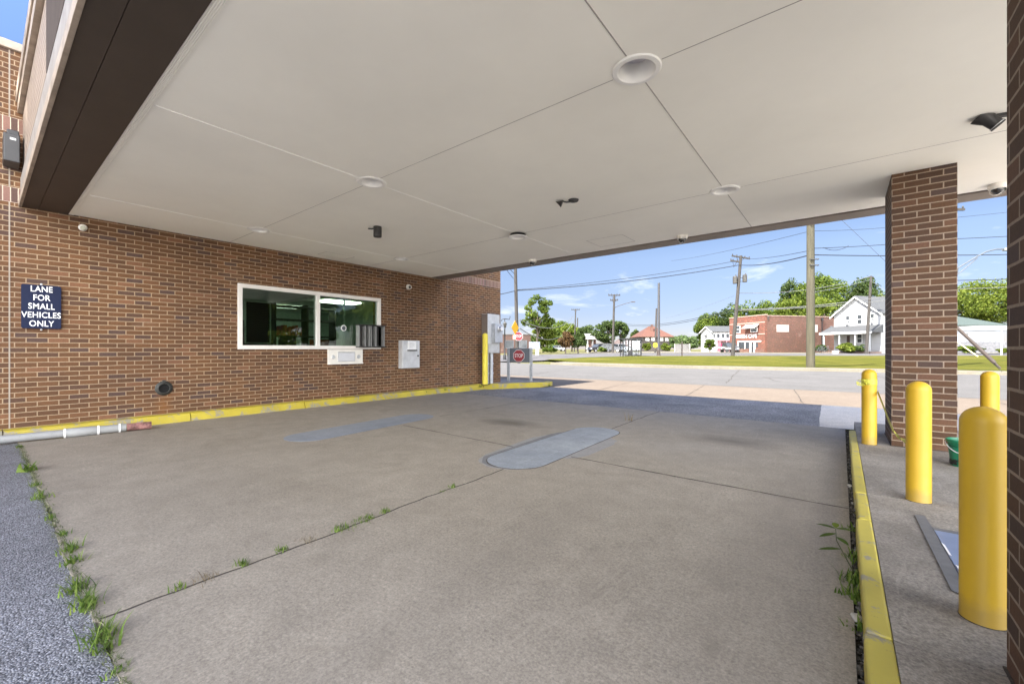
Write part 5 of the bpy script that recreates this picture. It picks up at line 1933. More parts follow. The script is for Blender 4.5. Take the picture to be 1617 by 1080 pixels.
m.prism(rounded_rect(0.20, 0.20, 0.03), 0.021, 0.024, Matrix.Rotation(PI / 2, 4, 'X'))
m.build('field', M_SIGNW, t)
t = thing('stop_sign', 'small red octagonal stop sign on the pole behind the grey panel', 'sign', (*spot(818.7, 40.4), hgt(531, 40.4)), YAW + 0.15)
stop_face(t, 0, 0, 0.46, 0.0)
m = MB()
m.box((-0.05, 0.002, -0.3), (0.05, 0.2, 0.3))
m.build('bracket', M_GALV, t)
t = thing('round_sign', 'round yellow warning sign on the thin wooden pole', 'sign', (*spot(1034.8, 58.6), hgt(545, 58.6)), YAW)
m = MB()
m.lathe([(0.0, 0.0), (0.33, 0.0), (0.33, 0.02), (0.0, 0.02)], axis=(0, -1, 0), n=24)
m.build('plate', plain('round_yellow', (0.82, 0.60, 0.01), 0.5), t)
m = MB()
for a in (PI / 4, -PI / 4):
    m.box((-0.22, -0.025, -0.022), (0.22, -0.021, 0.022), Matrix.Rotation(a, 4, 'Y'))
m.build('cross_mark', plain('mark_brown', (0.35, 0.22, 0.02), 0.5), t)

t = thing('bus_shelter', 'dark framed glass bus shelter on the grass median', 'bus shelter', (*spot(983.5, 45), zt(45)), YAW)
WS, DS, HS = 2.02, 1.2, 1.86
m = MB()
for x in (0.055, 0.62, 0.98, WS - 0.055):
    m.box((x - 0.065, 0, 0), (x + 0.065, 0.07, HS))
for x in (0.03, WS - 0.03):
    m.box((x - 0.035, DS - 0.07, 0), (x + 0.035, DS, HS))
for z in (0.14, HS - 0.07):
    m.box((0.07, 0.01, z), (WS - 0.07, 0.06, z + 0.07))
m.box((0.64, 0.0, 0.21), (0.96, 0.05, 0.62))
m.box((0.64, 0.01, 0.98), (0.96, 0.05, 1.04))
m.box((1.45, 0.01, 0.2), (1.49, 0.06, HS - 0.08))
m.box((0.26, 0.01, 0.2), (0.29, 0.06, HS - 0.08))
m.build('frame', M_BLACK, t)
m = MB()
m.box((-0.1, -0.12, HS + 0.002), (WS + 0.1, DS + 0.12, HS + 0.15), bev=0.02)
m.build('roof', M_BLACK, t)
m = MB()
for a, b in ((0.07, 0.58), (1.02, WS - 0.07)):
    m.box((a, 0.065, 0.22), (b, 0.075, HS - 0.09))
    m.box((a, DS - 0.075, 0.22), (b, DS - 0.065, HS - 0.09))
m.build('glass_panel', glass_mat('shelter_glass', (0.9, 0.93, 0.95), 1.45, 0.03), t)
m = MB()
m.box((0.25, DS - 0.45, 0.42), (1.8, DS - 0.12, 0.46))
m.box((0.35, DS - 0.4, 0), (0.4, DS - 0.2, 0.42))
m.box((1.65, DS - 0.4, 0), (1.7, DS - 0.2, 0.42))
m.build('bench', M_GREYP, t)

t = thing('signboard', 'white business signboard on a pale base near the side street', 'sign', (*spot(844, 48), zt(48)), YAW)
m = MB()
m.box((-0.63, -0.08, 0.80), (0.63, 0.08, 1.62), bev=0.015)
m.build('panel', plain('signboard_white', (0.20, 0.22, 0.25), 0.5, var=0.06), t)
m = MB()
for z, w in ((1.42, 0.5), (1.28, 0.36), (1.12, 0.44)):
    m.box((-w, -0.083, z), (w, -0.081, z + 0.05))
m.build('faded_bars', plain('sign_greyblue', (0.42, 0.45, 0.52), 0.5), t)
m = MB()
m.box((0.12, -0.1, -0.05), (0.52, 0.1, 0.799), bev=0.01)
m.build('base', plain('sign_base', (0.28, 0.28, 0.27), 0.7), t)

t = thing('metal_post', 'single dark post on the far edge of the median', 'post', (*spot(1077, 46), zt(46)), YAW)
m = MB()
m.box((-0.055, -0.055, -0.1), (0.055, 0.055, 1.5), bev=0.01)
m.build('post', M_BRONZE, t)
m = MB()
m.box((-0.08, -0.07, 1.5), (0.08, 0.07, 1.62), bev=0.02)
m.build('cap', M_BRONZE, t)
t = thing('screen_fence', 'grey slatted screen fence panel across the side street', 'fence', (*spot(1066, 64), zt(64)), YAW)
m = MB()
for k in range(8):
    m.box((0, 0, 0.04 + k * 0.165), (2.25, 0.04, 0.19 + k * 0.165))
m.build('slats', plain('fence_grey', (0.15, 0.143, 0.138), 0.8), t)
m = MB()
for x in (-0.05, 2.255):
    m.box((x - 0.05, -0.03, 0), (x + 0.05, 0.07, 1.4))
m.build('post', plain('fence_post', (0.30, 0.28, 0.27), 0.8), t)


# ------------------------------------------------------------------ cars
def car(label, px, D, ang, col, L_=4.4, H=1.45, suv=False):
    t = thing('parked_car', label, 'car', (*spot(px, D), zt(D) + 0.05), YAW + ang, None)
    Wd = 1.75
    paint = plain('car_' + '_'.join(str(int(c * 100)) for c in col), col, 0.3, metal=0.2, var=0.05)
    hood = 0.62 * H
    prof = [(0.0, 0.32), (0.05, 0.60), (0.35, hood * 0.95), (1.1, hood), (1.1 + 0.65, H * 0.97), (2.2, H), (L_ * (0.93 if suv else 0.74), H * 0.97), (L_ * (0.97 if suv else 0.88), hood * 1.05), (L_ - 0.03, 0.75), (L_, 0.35)]
    m = MB()
    low = [p for p in prof if p[1] <= hood * 1.06]
    M = Matrix(((1, 0, 0, 0), (0, 0, -1, Wd / 2), (0, 1, 0, 0), (0, 0, 0, 1)))
    m.prism(low, 0, Wd, M)
    bmesh.ops.bevel(m.bm, geom=m.bm.edges[:], offset=0.06, segments=2, affect='EDGES')
    body = m.build('body', paint, t, smooth=True)
    cab = [(1.12, hood * 0.99), (1.1 + 0.65, H * 0.96), (2.2, H * 0.985), (prof[6][0], H * 0.96), (prof[7][0] - 0.05, hood * 1.03)]
    m = MB()
    m.prism(cab, 0.09, Wd - 0.09, M)
    m.build('windows', M_DARKWIN, t)
    m = MB()
    m.prism([(1.70, H * 0.955), (2.2, H), (prof[6][0], H * 0.975), (prof[6][0] - 0.03, H * 0.94)], 0.07, Wd - 0.07, M)
    for x0 in (2.35, prof[6][0] - 0.12):
        m.prism([(x0, hood), (x0 + 0.09, hood), (x0 + 0.09, H * 0.96), (x0, H * 0.96)], 0.08, Wd - 0.08, M)
    m.build('roof', paint, t)
    for x in (0.8, L_ - 0.85):
        for s in (1, -1):
            y = s * (Wd / 2 - 0.08)
            m = MB()
            m.lathe([(0.0, -0.09), (0.24, -0.1), (0.32, -0.07), (0.32, 0.07), (0.24, 0.1), (0.0, 0.09)], (x, y, 0.27), (0, s, 0), 18)
            w = m.build('wheel', M_DARK, t, smooth=True)
            m = MB()
            m.lathe([(0.0, 0.112), (0.19, 0.104)], (x, y, 0.27), (0, s, 0), 14, cap=False)
            m.build('rim', M_STEEL, w)
    for s in (1, -1):
        m = MB()
        m.box((-0.012, s * 0.62 - 0.16, 0.56), (0.06, s * 0.62 + 0.16, 0.68), bev=0.02)
        m.build('headlight', M_SIGNW, t)
    return t


car('dark grey van parked behind the leaning pole by the store', 1159, 69, 1.35, (0.06, 0.06, 0.065), 4.3, 1.62, True)
car('white car parked behind the shelter pole near the pale wall', 955, 74, -0.3, (0.36, 0.36, 0.37))
car('black car parked by the brick pier canopy', 930, 72, 0.5, (0.03, 0.03, 0.035))
car('silver car parked far down behind the reddish trees', 866, 105, 0.2, (0.28, 0.29, 0.31))
car('grey car parked left of the bus shelter', 985, 70, 2.6, (0.10, 0.105, 0.115))
t = thing('flatbed_trailer', 'low flat trailer with white rails beside the dark van', 'trailer', (*spot(1139, 68), zt(68)), YAW)
m = MB()
m.box((0, 0, 0.45), (2.0, 1.5, 0.55), bev=0.01)
m.build('deck', M_BRONZE, t)
m = MB()
for y in (0.02, 1.48):
    m.tube([(0, y, 0.86), (1.1, y, 0.75), (2.3, y, 0.5)], 0.035, 6)
    for x in (0.1, 0.8, 1.6):
        m.tube([(x, y, 0.5), (x, y, 0.83 - 0.09 * x)], 0.02, 6)
m.build('rail', M_WHITEM, t)
for y in (-0.06, 1.56):
    m = MB()
    m.lathe([(0.0, -0.08), (0.26, -0.08), (0.3, 0.0), (0.26, 0.08), (0.0, 0.08)], (0.9, y, 0.29), (0, 1, 0), 14)
    m.build('wheel', M_DARK, t)


def bicycle(label, px, D, ang):
    t = thing('bicycle', label, 'bicycle', (*spot(px, D), zt(D)), YAW + ang, 'bicycles leaning at the store side wall')
    for x in (0.0, 1.02):
        m = MB()
        m.tube([(x + 0.33 * math.cos(a), 0, 0.34 + 0.33 * math.sin(a)) for a in np.linspace(0, 2 * PI, 22)], 0.02, 6)
        for k in range(8):
            a = k * PI / 4
            m.tube([(x, 0, 0.34), (x + 0.32 * math.cos(a), 0, 0.34 + 0.32 * math.sin(a))], 0.004, 4)
        m.build('wheel', M_BLACK, t)
    m = MB()
    for a, b in (((0, 0, 0.34), (0.33, 0, 0.78)), ((0, 0, 0.34), (0.43, 0, 0.30)), ((0.43, 0, 0.30), (0.33, 0, 0.85)), ((0.43, 0, 0.30), (0.86, 0, 0.80)), ((0.33, 0, 0.78), (0.84, 0, 0.86)), ((1.02, 0, 0.34), (0.83, 0, 0.95))):
        m.tube([a, b], 0.018, 6)
    m.build('frame', M_CHAR, t)
    m = MB()
    m.tube([(0.80, -0.25, 0.98), (0.83, 0, 0.95), (0.80, 0.25, 0.98)], 0.014, 6)
    m.build('handlebar', M_STEEL, t)
    m = MB()
    m.box((0.20, -0.06, 0.85), (0.44, 0.06, 0.90), bev=0.02)
    m.build('saddle', M_DARK, t)


bicycle('black bicycle leaning nearest the thick utility pole', 1289.5, 57.5, 0.1)
bicycle('black bicycle next to the porch post of the white house', 1297, 57.8, -0.2)


# ------------------------------------------------------------------ houses
class Face:
    """front wall from image column/distance a to b; local x along it, y away from the viewer"""

    def __init__(s, pa, Da, pb, Db, z0):
        s.pa, s.Da, s.pb, s.Db, s.z0 = pa, Da, pb, Db, z0
        s.la, s.lb = (pa - 808.5) * Da / 662, (pb - 808.5) * Db / 662
        a, b = Vector(spot(pa, Da)), Vector(spot(pb, Db))
        s.w = (b - a).length
        s.ang = math.atan2((b - a).y, (b - a).x)
        s.loc = (a.x, a.y, z0)

    def t(s, px):
        k = (px - 808.5) / 662
        return (k * s.Da - s.la) / ((s.lb - s.la) - k * (s.Db - s.Da))

    def x(s, px):
        return s.t(px) * s.w

    def z(s, px, py):
        D = s.Da + s.t(px) * (s.Db - s.Da)
        return hgt(py, D) - s.z0


def wall_window(parent, x0, x1, z0, z1, frame_mat, pane_mat, y=0.0, bars=(0,), fr=0.07, ac=False):
    m = MB()
    for lo, hi in (((x0 - fr, z0 - fr), (x1 + fr, z0)), ((x0 - fr, z1), (x1 + fr, z1 + fr)), ((x0 - fr, z0), (x0, z1)), ((x1, z0), (x1 + fr, z1))):
        m.box((lo[0], y - 0.05, lo[1]), (hi[0], y + 0.02, hi[1]))
    if bars:
        zm = (z0 + z1) / 2
        m.box((x0, y - 0.045, zm - 0.025), (x1, y + 0.01, zm + 0.025))
    f = m.build('window', frame_mat, parent)
    m = MB()
    m.box((x0, y - 0.02, z0), (x1, y + 0.015, z1))
    m.build('pane', pane_mat, f)
    if ac:
        m = MB()
        m.box((x0 + 0.08, y - 0.35, z0 + 0.02), (x1 - 0.08, y - 0.055, z0 + 0.36), bev=0.015)
        for k in range(5):
            m.box((x0 + 0.12, y - 0.362, z0 + 0.07 + k * 0.055), (x1 - 0.12, y - 0.352, z0 + 0.09 + k * 0.055))
        m.build('air_conditioner', M_GALV, f)
    return f


# brick store
F = Face(1152, 73.5, 1208, 66, 0.6)
st_ = thing('brick_store', 'two storey red brick corner store with white lettering and awning', 'building', F.loc, F.ang)
M_STF = brick_mat('store_front_brick', (0.125, 0.050, 0.034), (0.105, 0.042, 0.029), (0.17, 0.11, 0.085), ms=0.006, bmp=0.2, dark=(0.3, 0.09, 0.06))
M_STS = brick_mat('store_side_brick', (0.125, 0.065, 0.047), (0.10, 0.053, 0.039), (0.16, 0.11, 0.088), ms=0.006, bmp=0.2, dark=(0.2, 0.08, 0.06))
HZ = 5.95
DEP = 15.5
m = MB()
m.box((0, 0, -0.3), (F.w, 0.4, HZ))
m.build('front_wall', M_STF, st_)
m = MB()
m.box((F.w - 0.35, 0.401, -0.3), (F.w - 0.004, DEP, HZ - 0.12))
m.box((0.004, 0.401, -0.3), (0.35, DEP, HZ - 0.12))
m.box((0.35, DEP - 0.3, -0.3), (F.w - 0.35, DEP, HZ - 0.12))
m.build('side_wall', M_STS, st_)
m = MB()
m.box((0.35, 0.4, HZ - 0.7), (F.w - 0.35, DEP - 0.3, HZ - 0.6))
m.build('roof', M_SHINGLE, st_)
m = MB()
m.box((-0.05, -0.06, HZ), (F.w + 0.05, 0.46, HZ + 0.10))
m.box((F.w - 0.40, 0.47, HZ - 0.12), (F.w + 0.05, DEP, HZ - 0.04))
m.box((0, -0.03, HZ - 1.15), (F.w, 0.0, HZ - 1.05))
m.box((0, -0.03, 2.95), (F.w, 0.0, 3.05))
m.build('coping', plain('stone_trim', (0.42, 0.30, 0.25), 0.8), st_)
wall_window(st_, F.x(1160.5), F.x(1168.5), F.z(1165, 525.5), F.z(1165, 515), M_WHITEM, M_DARKWIN)
wall_window(st_, F.x(1186), F.x(1195.5), F.z(1190, 524), F.z(1190, 516), M_WHITEM, M_DARKWIN)
x0, x1 = F.x(1178), F.x(1199.5)
m = MB()
zt0, zb0 = F.z(1190, 512), F.z(1190, 518)
for k in range(9):
    a, b = x0 + (x1 - x0) * k / 9, x0 + (x1 - x0) * (k + 0.88) / 9
    m.prism([(-0.01, zt0), (-0.9, zb0), (-0.9, zb0 - 0.06), (-0.01, zt0 - 0.06)], a, b, Matrix(((0, 0, 1, 0), (1, 0, 0, 0), (0, 1, 0, 0), (0, 0, 0, 1))))
m.build('awning', plain('awning_pale', (0.36, 0.35, 0.32), 0.6), st_)
FX = Matrix.Translation((F.x(1178.5), -0.035, F.z(1178, 531.3))) @ Matrix.Rotation(PI / 2, 4, 'X')
text_mesh('lettering', 'MOON CAFE', 0.78, M_SIGNW, st_, FX @ Matrix.Diagonal((1.0, 1, 1, 1)), 0.01, spacing=1.0)
x0, x1 = F.x(1166), F.x(1184.5)
zs = F.z(1175, 552.5)
m = MB()
m.box((x0, -0.04, zs), (x1, 0.01, F.z(1175, 540)))
sw = m.build('shop_window', M_DARKWIN, st_)
m = MB()
for x in (x0, (x0 + x1) / 2 + 0.2, x1):
    m.box((x - 0.08, -0.07, zs), (x + 0.08, -0.045, F.z(1175, 540)))
m.box((x0 - 0.08, -0.075, F.z(1175, 540)), (F.x(1202), -0.0, F.z(1175, 540) + 0.16))
m.box((x0 - 0.08, -0.06, 0), (x1, -0.001, zs - 0.01))
m.build('frame', M_WHITEM, sw)
x0, x1 = F.x(1186.5), F.x(1190.8)
m = MB()
m.box((x0, -0.05, 0.05), (x1, 0.01, F.z(1188, 541.5)))
dr = m.build('door', M_DARKWIN, st_)
m = MB()
m.box((x0 - 0.35, -0.07, 0), (x0 - 0.003, 0.0, F.z(1188, 540.3)))
m.box((x1 + 0.003, -0.07, 0), (x1 + 0.32, 0.0, F.z(1188, 540.3)))
m.build('frame', M_WHITEM, dr)
m = MB()
m.box((F.x(1193.5), -0.045, 0.9), (F.x(1197), 0.01, F.z(1195, 541.5)))
m.build('shop_window', M_DARKWIN, st_)
for a, b in ((1166, 1184.4), (1192.6, 1207.6)):
    m = MB()
    m.box((F.x(a), -0.09, -0.2), (F.x(b), -0.002 if a > 1190 else -0.062, 0.62))
    m.build('bulkhead', M_STS, st_)
# side wall fittings: local y runs along the side


class Side:
    def __init__(s, F, dep):
        s.F = F
        s.c = Vector((F.lb, F.Db))
        d = Vector((F.lb - F.la, F.Db - F.Da)).normalized()
        s.d = Vector((-d.y, d.x))

    def y(s, px):
        k = (px - 808.5) / 662
        return (k * s.c.y - s.c.x) / (s.d.x - k * s.d.y)

    def z(s, px, py):
        return hgt(py, s.c.y + s.d.y * s.y(px)) - s.F.z0


SD = Side(F, DEP)
X0 = F.w + 0.0
M_BOARD = plain('painted_board', (0.42, 0.405, 0.38), 0.7, var=0.1)
for (a, b, ta, tb, mt) in ((1226.5, 1245.5, 513, 524, M_BOARD), (1284.5, 1291, 513, 524.5, M_BOARD), (1310.5, 1316, 515, 521, M_DARKWIN)):
    m = MB()
    m.box((X0 - 0.02, SD.y(a), SD.z(a, tb)), (X0 + 0.03, SD.y(b), SD.z(a, ta)))
    o = m.build('side_window', mt, st_)
    m = MB()
    m.box((X0 - 0.02, SD.y(a) - 0.14, SD.z(a, tb) - 0.13), (X0 + 0.02, SD.y(b) + 0.14, SD.z(a, tb) - 0.002))
    m.box((X0 - 0.02, SD.y(a) - 0.10, SD.z(a, ta) + 0.002), (X0 + 0.02, SD.y(b) + 0.1, SD.z(a, ta) + 0.10))
    m.build('lintel', plain('dark_lintel', (0.16, 0.08, 0.06), 0.8), o)
m = MB()
yd = SD.y(1297.5)
m.tube([(X0 + 0.07, yd, 0.1), (X0 + 0.07, yd, HZ - 0.6)], 0.07, 8)
m.box((X0, yd - 0.16, HZ - 0.7), (X0 + 0.2, yd + 0.16, HZ - 0.3))
m.build('downpipe', M_BLACK, st_)
m = MB()
m.box((X0 - 0.003, 0.41, HZ - 0.75), (X0 + 0.05, 0.75, HZ - 0.2))
m.build('scupper', M_BRONZE, st_)


def gable_house(name, label, F, dep, eave, peak, wall, roof, over=0.35, front=True):
    t = thing(name, label, 'house', F.loc, F.ang)
    w = F.w
    m = MB()
    m.prism([(0, -0.3), (w, -0.3), (w, eave), (w / 2, peak), (0, eave)], 0.0, dep, Matrix(((1, 0, 0, 0), (0, 0, 1, 0), (0, 1, 0, 0), (0, 0, 0, 1))))
    m.build('wall', wall, t)
    sl = (peak - eave) / (w / 2)
    m = MB()
    th = 0.12
    for s in (0, 1):
        xe = -over if s == 0 else w + over
        pts = [(xe, eave - sl * over + 0.02), (w / 2, peak + 0.02), (w / 2, peak + 0.02 + th), (xe, eave - sl * over + 0.02 + th)]
        if s:
            pts = pts[::-1]
        m.prism(pts, -over, dep + over, Matrix(((1, 0, 0, 0), (0, 0, 1, 0), (0, 1, 0, 0), (0, 0, 0, 1))))
    m.build('roof', roof, t)
    m = MB()
    for s in (0, 1):
        xe = -over if s == 0 else w + over
        pts = [(xe, eave - sl * over - 0.16), (w / 2, peak - 0.16), (w / 2, peak + 0.015), (xe, eave - sl * over + 0.015)]
        if s:
            pts = pts[::-1]
        m.prism(pts, -over - 0.03, -over + 0.03, Matrix(((1, 0, 0, 0), (0, 0, 1, 0), (0, 1, 0, 0), (0, 0, 0, 1))))
    m.build('bargeboard', M_WHITEM, t)
    return t


# white house
F = Face(1317, 61, 1391, 55.2, 0.58)
wh = gable_house('white_house', 'white sided two storey gable house with a front porch', F, 9.0, 5.45, 7.85, M_WSIDE, M_SHINGLE)
for (a, b, ta, tb, ac) in ((1336, 1341.5, 499.5, 513, True), (1354, 1361, 497.5, 511.5, False), (1375, 1380.5, 496, 510, True)):
    wall_window(wh, F.x(a), F.x(b), F.z(a, tb), F.z(a, ta), M_WHITEM, M_DARKWIN, ac=ac)
wall_window(wh, F.x(1354), F.x(1361), F.z(1354, 541), F.z(1354, 528), M_WHITEM, M_DARKWIN)
m = MB()
m.box((F.x(1337.5), -0.05, 0.3), (F.x(1342), 0.01, F.z(1340, 530)))
m.build('door', plain('house_door', (0.06, 0.035, 0.03), 0.5), wh)
m = MB()
PD = 2.0
MM = Matrix(((0, 0, 1, 0), (1, 0, 0, 0), (0, 1, 0, 0), (0, 0, 0, 1)))
m.prism([(-0.01, 3.85), (-PD - 0.15, 2.92), (-PD - 0.15, 2.80), (-0.01, 2.80)], -0.5, F.w + 0.3, MM)
pr = m.build('porch_roof', M_SHINGLE, wh)
m = MB()
m.box((-0.52, -PD - 0.2, 2.66), (F.w + 0.32, -PD - 0.155, 2.93))
m.build('fascia', M_WHITEM, pr)
for x in (0.0, F.w * 0.36, F.w * 0.70, F.w - 0.05):
    m = MB()
    m.box((x - 0.07, -PD - 0.05, 0.3), (x + 0.07, -PD + 0.09, 2.79))
    m.build('porch_post', M_GREYP if x else plain('paleblue', (0.5, 0.58, 0.6), 0.6), wh)
m = MB()
m.box((-0.2, -PD - 0.1, -0.3), (F.w + 0.1, -0.01, 0.28))
m.build('porch_floor', plain('porch_wood', (0.13, 0.09, 0.075), 0.8), wh)
m = MB()
m.box((F.w * 0.72, -PD, 0.95), (F.w, -PD + 0.05, 1.02))
for k in range(12):
    x = F.w * 0.73 + k * (F.w * 0.265) / 11
    m.box((x, -PD + 0.005, 0.28), (x + 0.04, -PD + 0.045, 0.95))
m.build('porch_rail', M_CHAR, wh)
m = MB()
m.box((0.8, 5.0, 5.6), (1.35, 5.6, 7.0))
m.build('chimney', M_STS, wh)
t = thing('storage_tub', 'white lidded storage tub in front of the hedge', 'tub', (*spot(1319, 55.5), zt(55.5)), YAW)
m = MB()
m.prism([(-0.26, -0.2), (0.26, -0.2), (0.26, 0.2), (-0.26, 0.2)], 0.0, 0.34)
m.build('body', M_WHITEM, t)
m = MB()
m.box((-0.29, -0.23, 0.342), (0.29, 0.23, 0.41), bev=0.015)
m.build('lid', M_SIGNW, t)

# small white house with pink porch
F = Face(1107, 104, 1125.5, 98.5, 0.6)
sm = gable_house('small_white_house', 'small white gable house with a pink side porch', F, 12.0, 4.7, 6.0, M_WSIDE, M_SHINGLE)
wall_window(sm, F.x(1112), F.x(1118), F.z(1115, 534), F.z(1115, 528.5), M_WHITEM, M_DARKWIN, fr=0.05)
SD = Side(F, 12)
for a, b in ((1126.5, 1128.6), (1132.5, 1136), (1140, 1143.5), (1147, 1151)):
    m = MB()
    m.box((F.w - 0.02, SD.y(a), SD.z(a, 533.5)), (F.w + 0.05, SD.y(b), SD.z(a, 527.5)))
    m.build('side_window', M_DARKWIN, sm)
m = MB()
y0 = SD.y(1132)
m.box((F.w + 0.0, y0, 2.45), (F.w + 1.2, 11.0, 2.75))
m.box((F.w + 0.01, y0, -0.2), (F.w + 0.3, 11.0, 2.44))
for k in range(4):
    m.box((F.w + 1.05, y0 + 0.05 + k * 1.6, 0.0), (F.w + 1.18, y0 + 0.2 + k * 1.6, 2.44))
m.build('pink_porch', plain('pink_paint', (0.30, 0.165, 0.19), 0.6, var=0.1), sm)
m = MB()
m.box((F.w + 0.301, y0 + 0.3, 0.0), (F.w + 0.34, y0 + 1.1, 2.0))
m.build('red_door', plain('raspberry', (0.32, 0.02, 0.09), 0.5), sm)


def hip_house(name, label, px0, px1, D, zb, ze, zr, dep, wall, roof, over=0.5, ridge=0.3):
    F = Face(px0, D, px1, D, zb)
    t = thing(name, label, 'house', F.loc, F.ang)
    w = F.w
    m = MB()
    m.box((0, 0, -0.3), (w, dep, ze - zb))
    m.build('wall', wall, t)
    e, r = ze - zb + 0.002, zr - zb
    a = [(-over, -over, e), (w + over, -over, e), (w + over, dep + over, e), (-over, dep + over, e)]
    k = (w * (1 - ridge)) / 2
    rr = [(k, dep / 2, r), (w - k, dep / 2, r)]
    m = MB()
    V = [m.bm.verts.new(p) for p in a + rr]
    for q in ((0, 1, 5, 4), (1, 2, 5), (2, 3, 4, 5), (3, 0, 4)):
        m.bm.faces.new([V[i] for i in q])
    U = [m.bm.verts.new((p[0], p[1], e - 0.14)) for p in a]
    m.bm.faces.new(U[::-1])
    for i in range(4):
        m.bm.faces.new((U[i], U[(i + 1) % 4], V[(i + 1) % 4], V[i]))
    m.build('roof', roof, t)
    return t, F


M_TILE = siding_mat('terracotta', (0.10, 0.042, 0.027), 0.32, True, 0.5)
oh, F = hip_house('tiled_house', 'dark brick house with an orange tiled hip roof and chimney', 1014, 1057, 108, 0.6, hgt(531.5, 108), hgt(514, 108), 7.0, plain('dark_brickwork', (0.06, 0.05, 0.045), 0.8, var=0.25), M_TILE, 0.9, 0.18)
for a, b in ((1020, 1024.5), (1029, 1033), (1043, 1046.5), (1051, 1054.5)):
    wall_window(oh, F.x(a), F.x(b), F.z(a, 537.5), F.z(a, 533.5), M_WHITEM, plain('pale_blind', (0.5, 0.52, 0.55), 0.4), bars=(), fr=0.1)
m = MB()
m.box((F.x(1031), 1.2, F.z(1032, 529)), (F.x(1034), 1.8, F.z(1032, 512)))
m.build('chimney', M_STS, oh)
hip_house('garage', 'low brown shed with a pitched roof behind the bus shelter', 972, 1008, 104, 0.6, hgt(547, 104), hgt(535, 104), 6.0, plain('shed_wall', (0.12, 0.097, 0.088), 0.8), plain('shed_roof', (0.085, 0.062, 0.055), 0.9, var=0.2), 0.4, 0.5)
gh, F = hip_house('garage', 'long white garage with a grey green hip roof right of the brick column', 1455, 1584, 64, 0.6, hgt(513.5, 64), hgt(495, 64), 8.0, plain('garage_white', (0.30, 0.325, 0.37), 0.7, var=0.05), plain('green_shingle', (0.045, 0.062, 0.056), 0.9, var=0.2), 0.5, 0.45)
wall_window(gh, F.x(1524), F.x(1529.5), F.z(1525, 531), F.z(1525, 526), M_WHITEM, M_DARKWIN, bars=())

t = thing('grey_fence', 'weathered grey board fence in front of the white garage', 'fence', (*spot(1512, 58.5), 0.6), YAW)
m = MB()
for k in range(52):
    h = 1.62 + random.uniform(-0.06, 0.06)
    m.box((k * 0.17, 0, -0.1), (k * 0.17 + 0.155, 0.03, h))
m.build('boards', plain('grey_boards', (0.15, 0.15, 0.16), 0.9, var=0.3, scale=3), t)
m = MB()
for z in (0.3, 1.25):
    m.box((0, 0.032, z), (8.85, 0.08, z + 0.1))
m.build('rail', M_WOODG, t)

t = thing('flat_canopy', 'white flat carport roof on a thin post right of the column', 'carport', (*spot(1547, 50), zt(50)), YAW)
m = MB()
m.box((0, 0, hgt(521, 50) - zt(50)), (5.0, 3.0, hgt(514.3, 50) - zt(50)), bev=0.01)
m.build('roof', plain('carport_white', (0.42, 0.42, 0.42), 0.6), t)
for x in (2.95, 4.9):
    m = MB()
    m.tube([(x, 0.3, -0.1), (x, 0.3, hgt(521, 50) - zt(50))], 0.07, 8)
    m.build('post', M_WHITEM, t)

t = thing('brick_shop', 'low dark brick shop behind the stop signs on the left', 'building', (*spot(760, 62), 0.5), YAW)
w = (838 - 760) * 62 / 662
m = MB()
m.box((0, 0, -0.3), (w, 8, 2.75))
m.build('wall', brick_mat('shop_brick', (0.080, 0.043, 0.033), (0.06, 0.033, 0.027), (0.11, 0.085, 0.07), ms=0.005, bmp=0.2), t)
m = MB()
m.box((-0.05, -0.05, 2.75), (w + 0.05, 8.05, 2.87))
m.build('coping', M_BRONZE, t)
for x in (1.5, 3.6, 5.6):
    wall_window(t, x, x + 1.1, 0.9, 1.9, M_CHAR, M_DARKWIN, bars=())

t = thing('pier_canopy', 'white fascia canopy on a brick pier beside the dark tree', 'canopy', (*spot(923.5, 76), 0.6), YAW)
m = MB()
m.box((0, 0, hgt(536, 76) - 0.6), (2.4, 3.0, hgt(527, 76) - 0.6), bev=0.02)
m.build('fascia', plain('fascia_white', (0.42, 0.40, 0.41), 0.6), t)
for x in (0.75, 1.75):
    m = MB()
    m.box((x, 0.4, -0.2), (x + (0.55 if x < 1 else 0.35), 1.0, hgt(536, 76) - 0.6))
    m.build('pier', M_STS, t)
m = MB()
m.box((0.5, 0.45, -0.2), (0.7, 0.7, hgt(536, 76) - 0.6))
m.build('post', M_WHITEM, t)

t = thing('pale_wall', 'long pale block wall behind the poles', 'wall', (*spot(942, 98), 0.6), YAW)
m = MB()
m.box((0, 0, -0.2), (6.2, 0.25, 1.25))
m.build('blocks', M_SIDE, t)
m = MB()
m.box((-0.03, -0.03, 1.252), (6.23, 0.28, 1.33))
m.build('cap', M_SIDE, t)

# ------------------------------------------------------------------ sky, sun, camera
CLOUD_COVER, CLOUD_FILL, CLOUD_BASE = 0.32, 26.0, 3.4
SUN = Vector((-0.28, -0.70, 1.0)).normalized()
el = math.asin(SUN.z)
az = math.atan2(SUN.x, SUN.y)
wd = bpy.data.worlds.new('World')
scn.world = wd
wd.use_nodes = True
nt = wd.node_tree
bg = nt.nodes['Background']
sky = N(nt, 'ShaderNodeTexSky', sky_type='NISHITA')
sky.sun_disc = False
sky.sun_elevation = el
sky.sun_rotation = az
sky.air_density = 0.8
sky.dust_density = 0.2
sky.ozone_density = 2.5
tc = N(nt, 'ShaderNodeTexCoord')
sp = N(nt, 'ShaderNodeSeparateXYZ')
L(nt, tc.outputs['Generated'], sp.inputs[0])
zz = N(nt, 'ShaderNodeMath', operation='ADD')
L(nt, sp.outputs[2], zz.inputs[0])
zz.inputs[1].default_value = 0.22
dv_ = N(nt, 'ShaderNodeVectorMath', operation='DIVIDE')
L(nt, tc.outputs['Generated'], dv_.inputs[0])
cb = N(nt, 'ShaderNodeCombineXYZ')
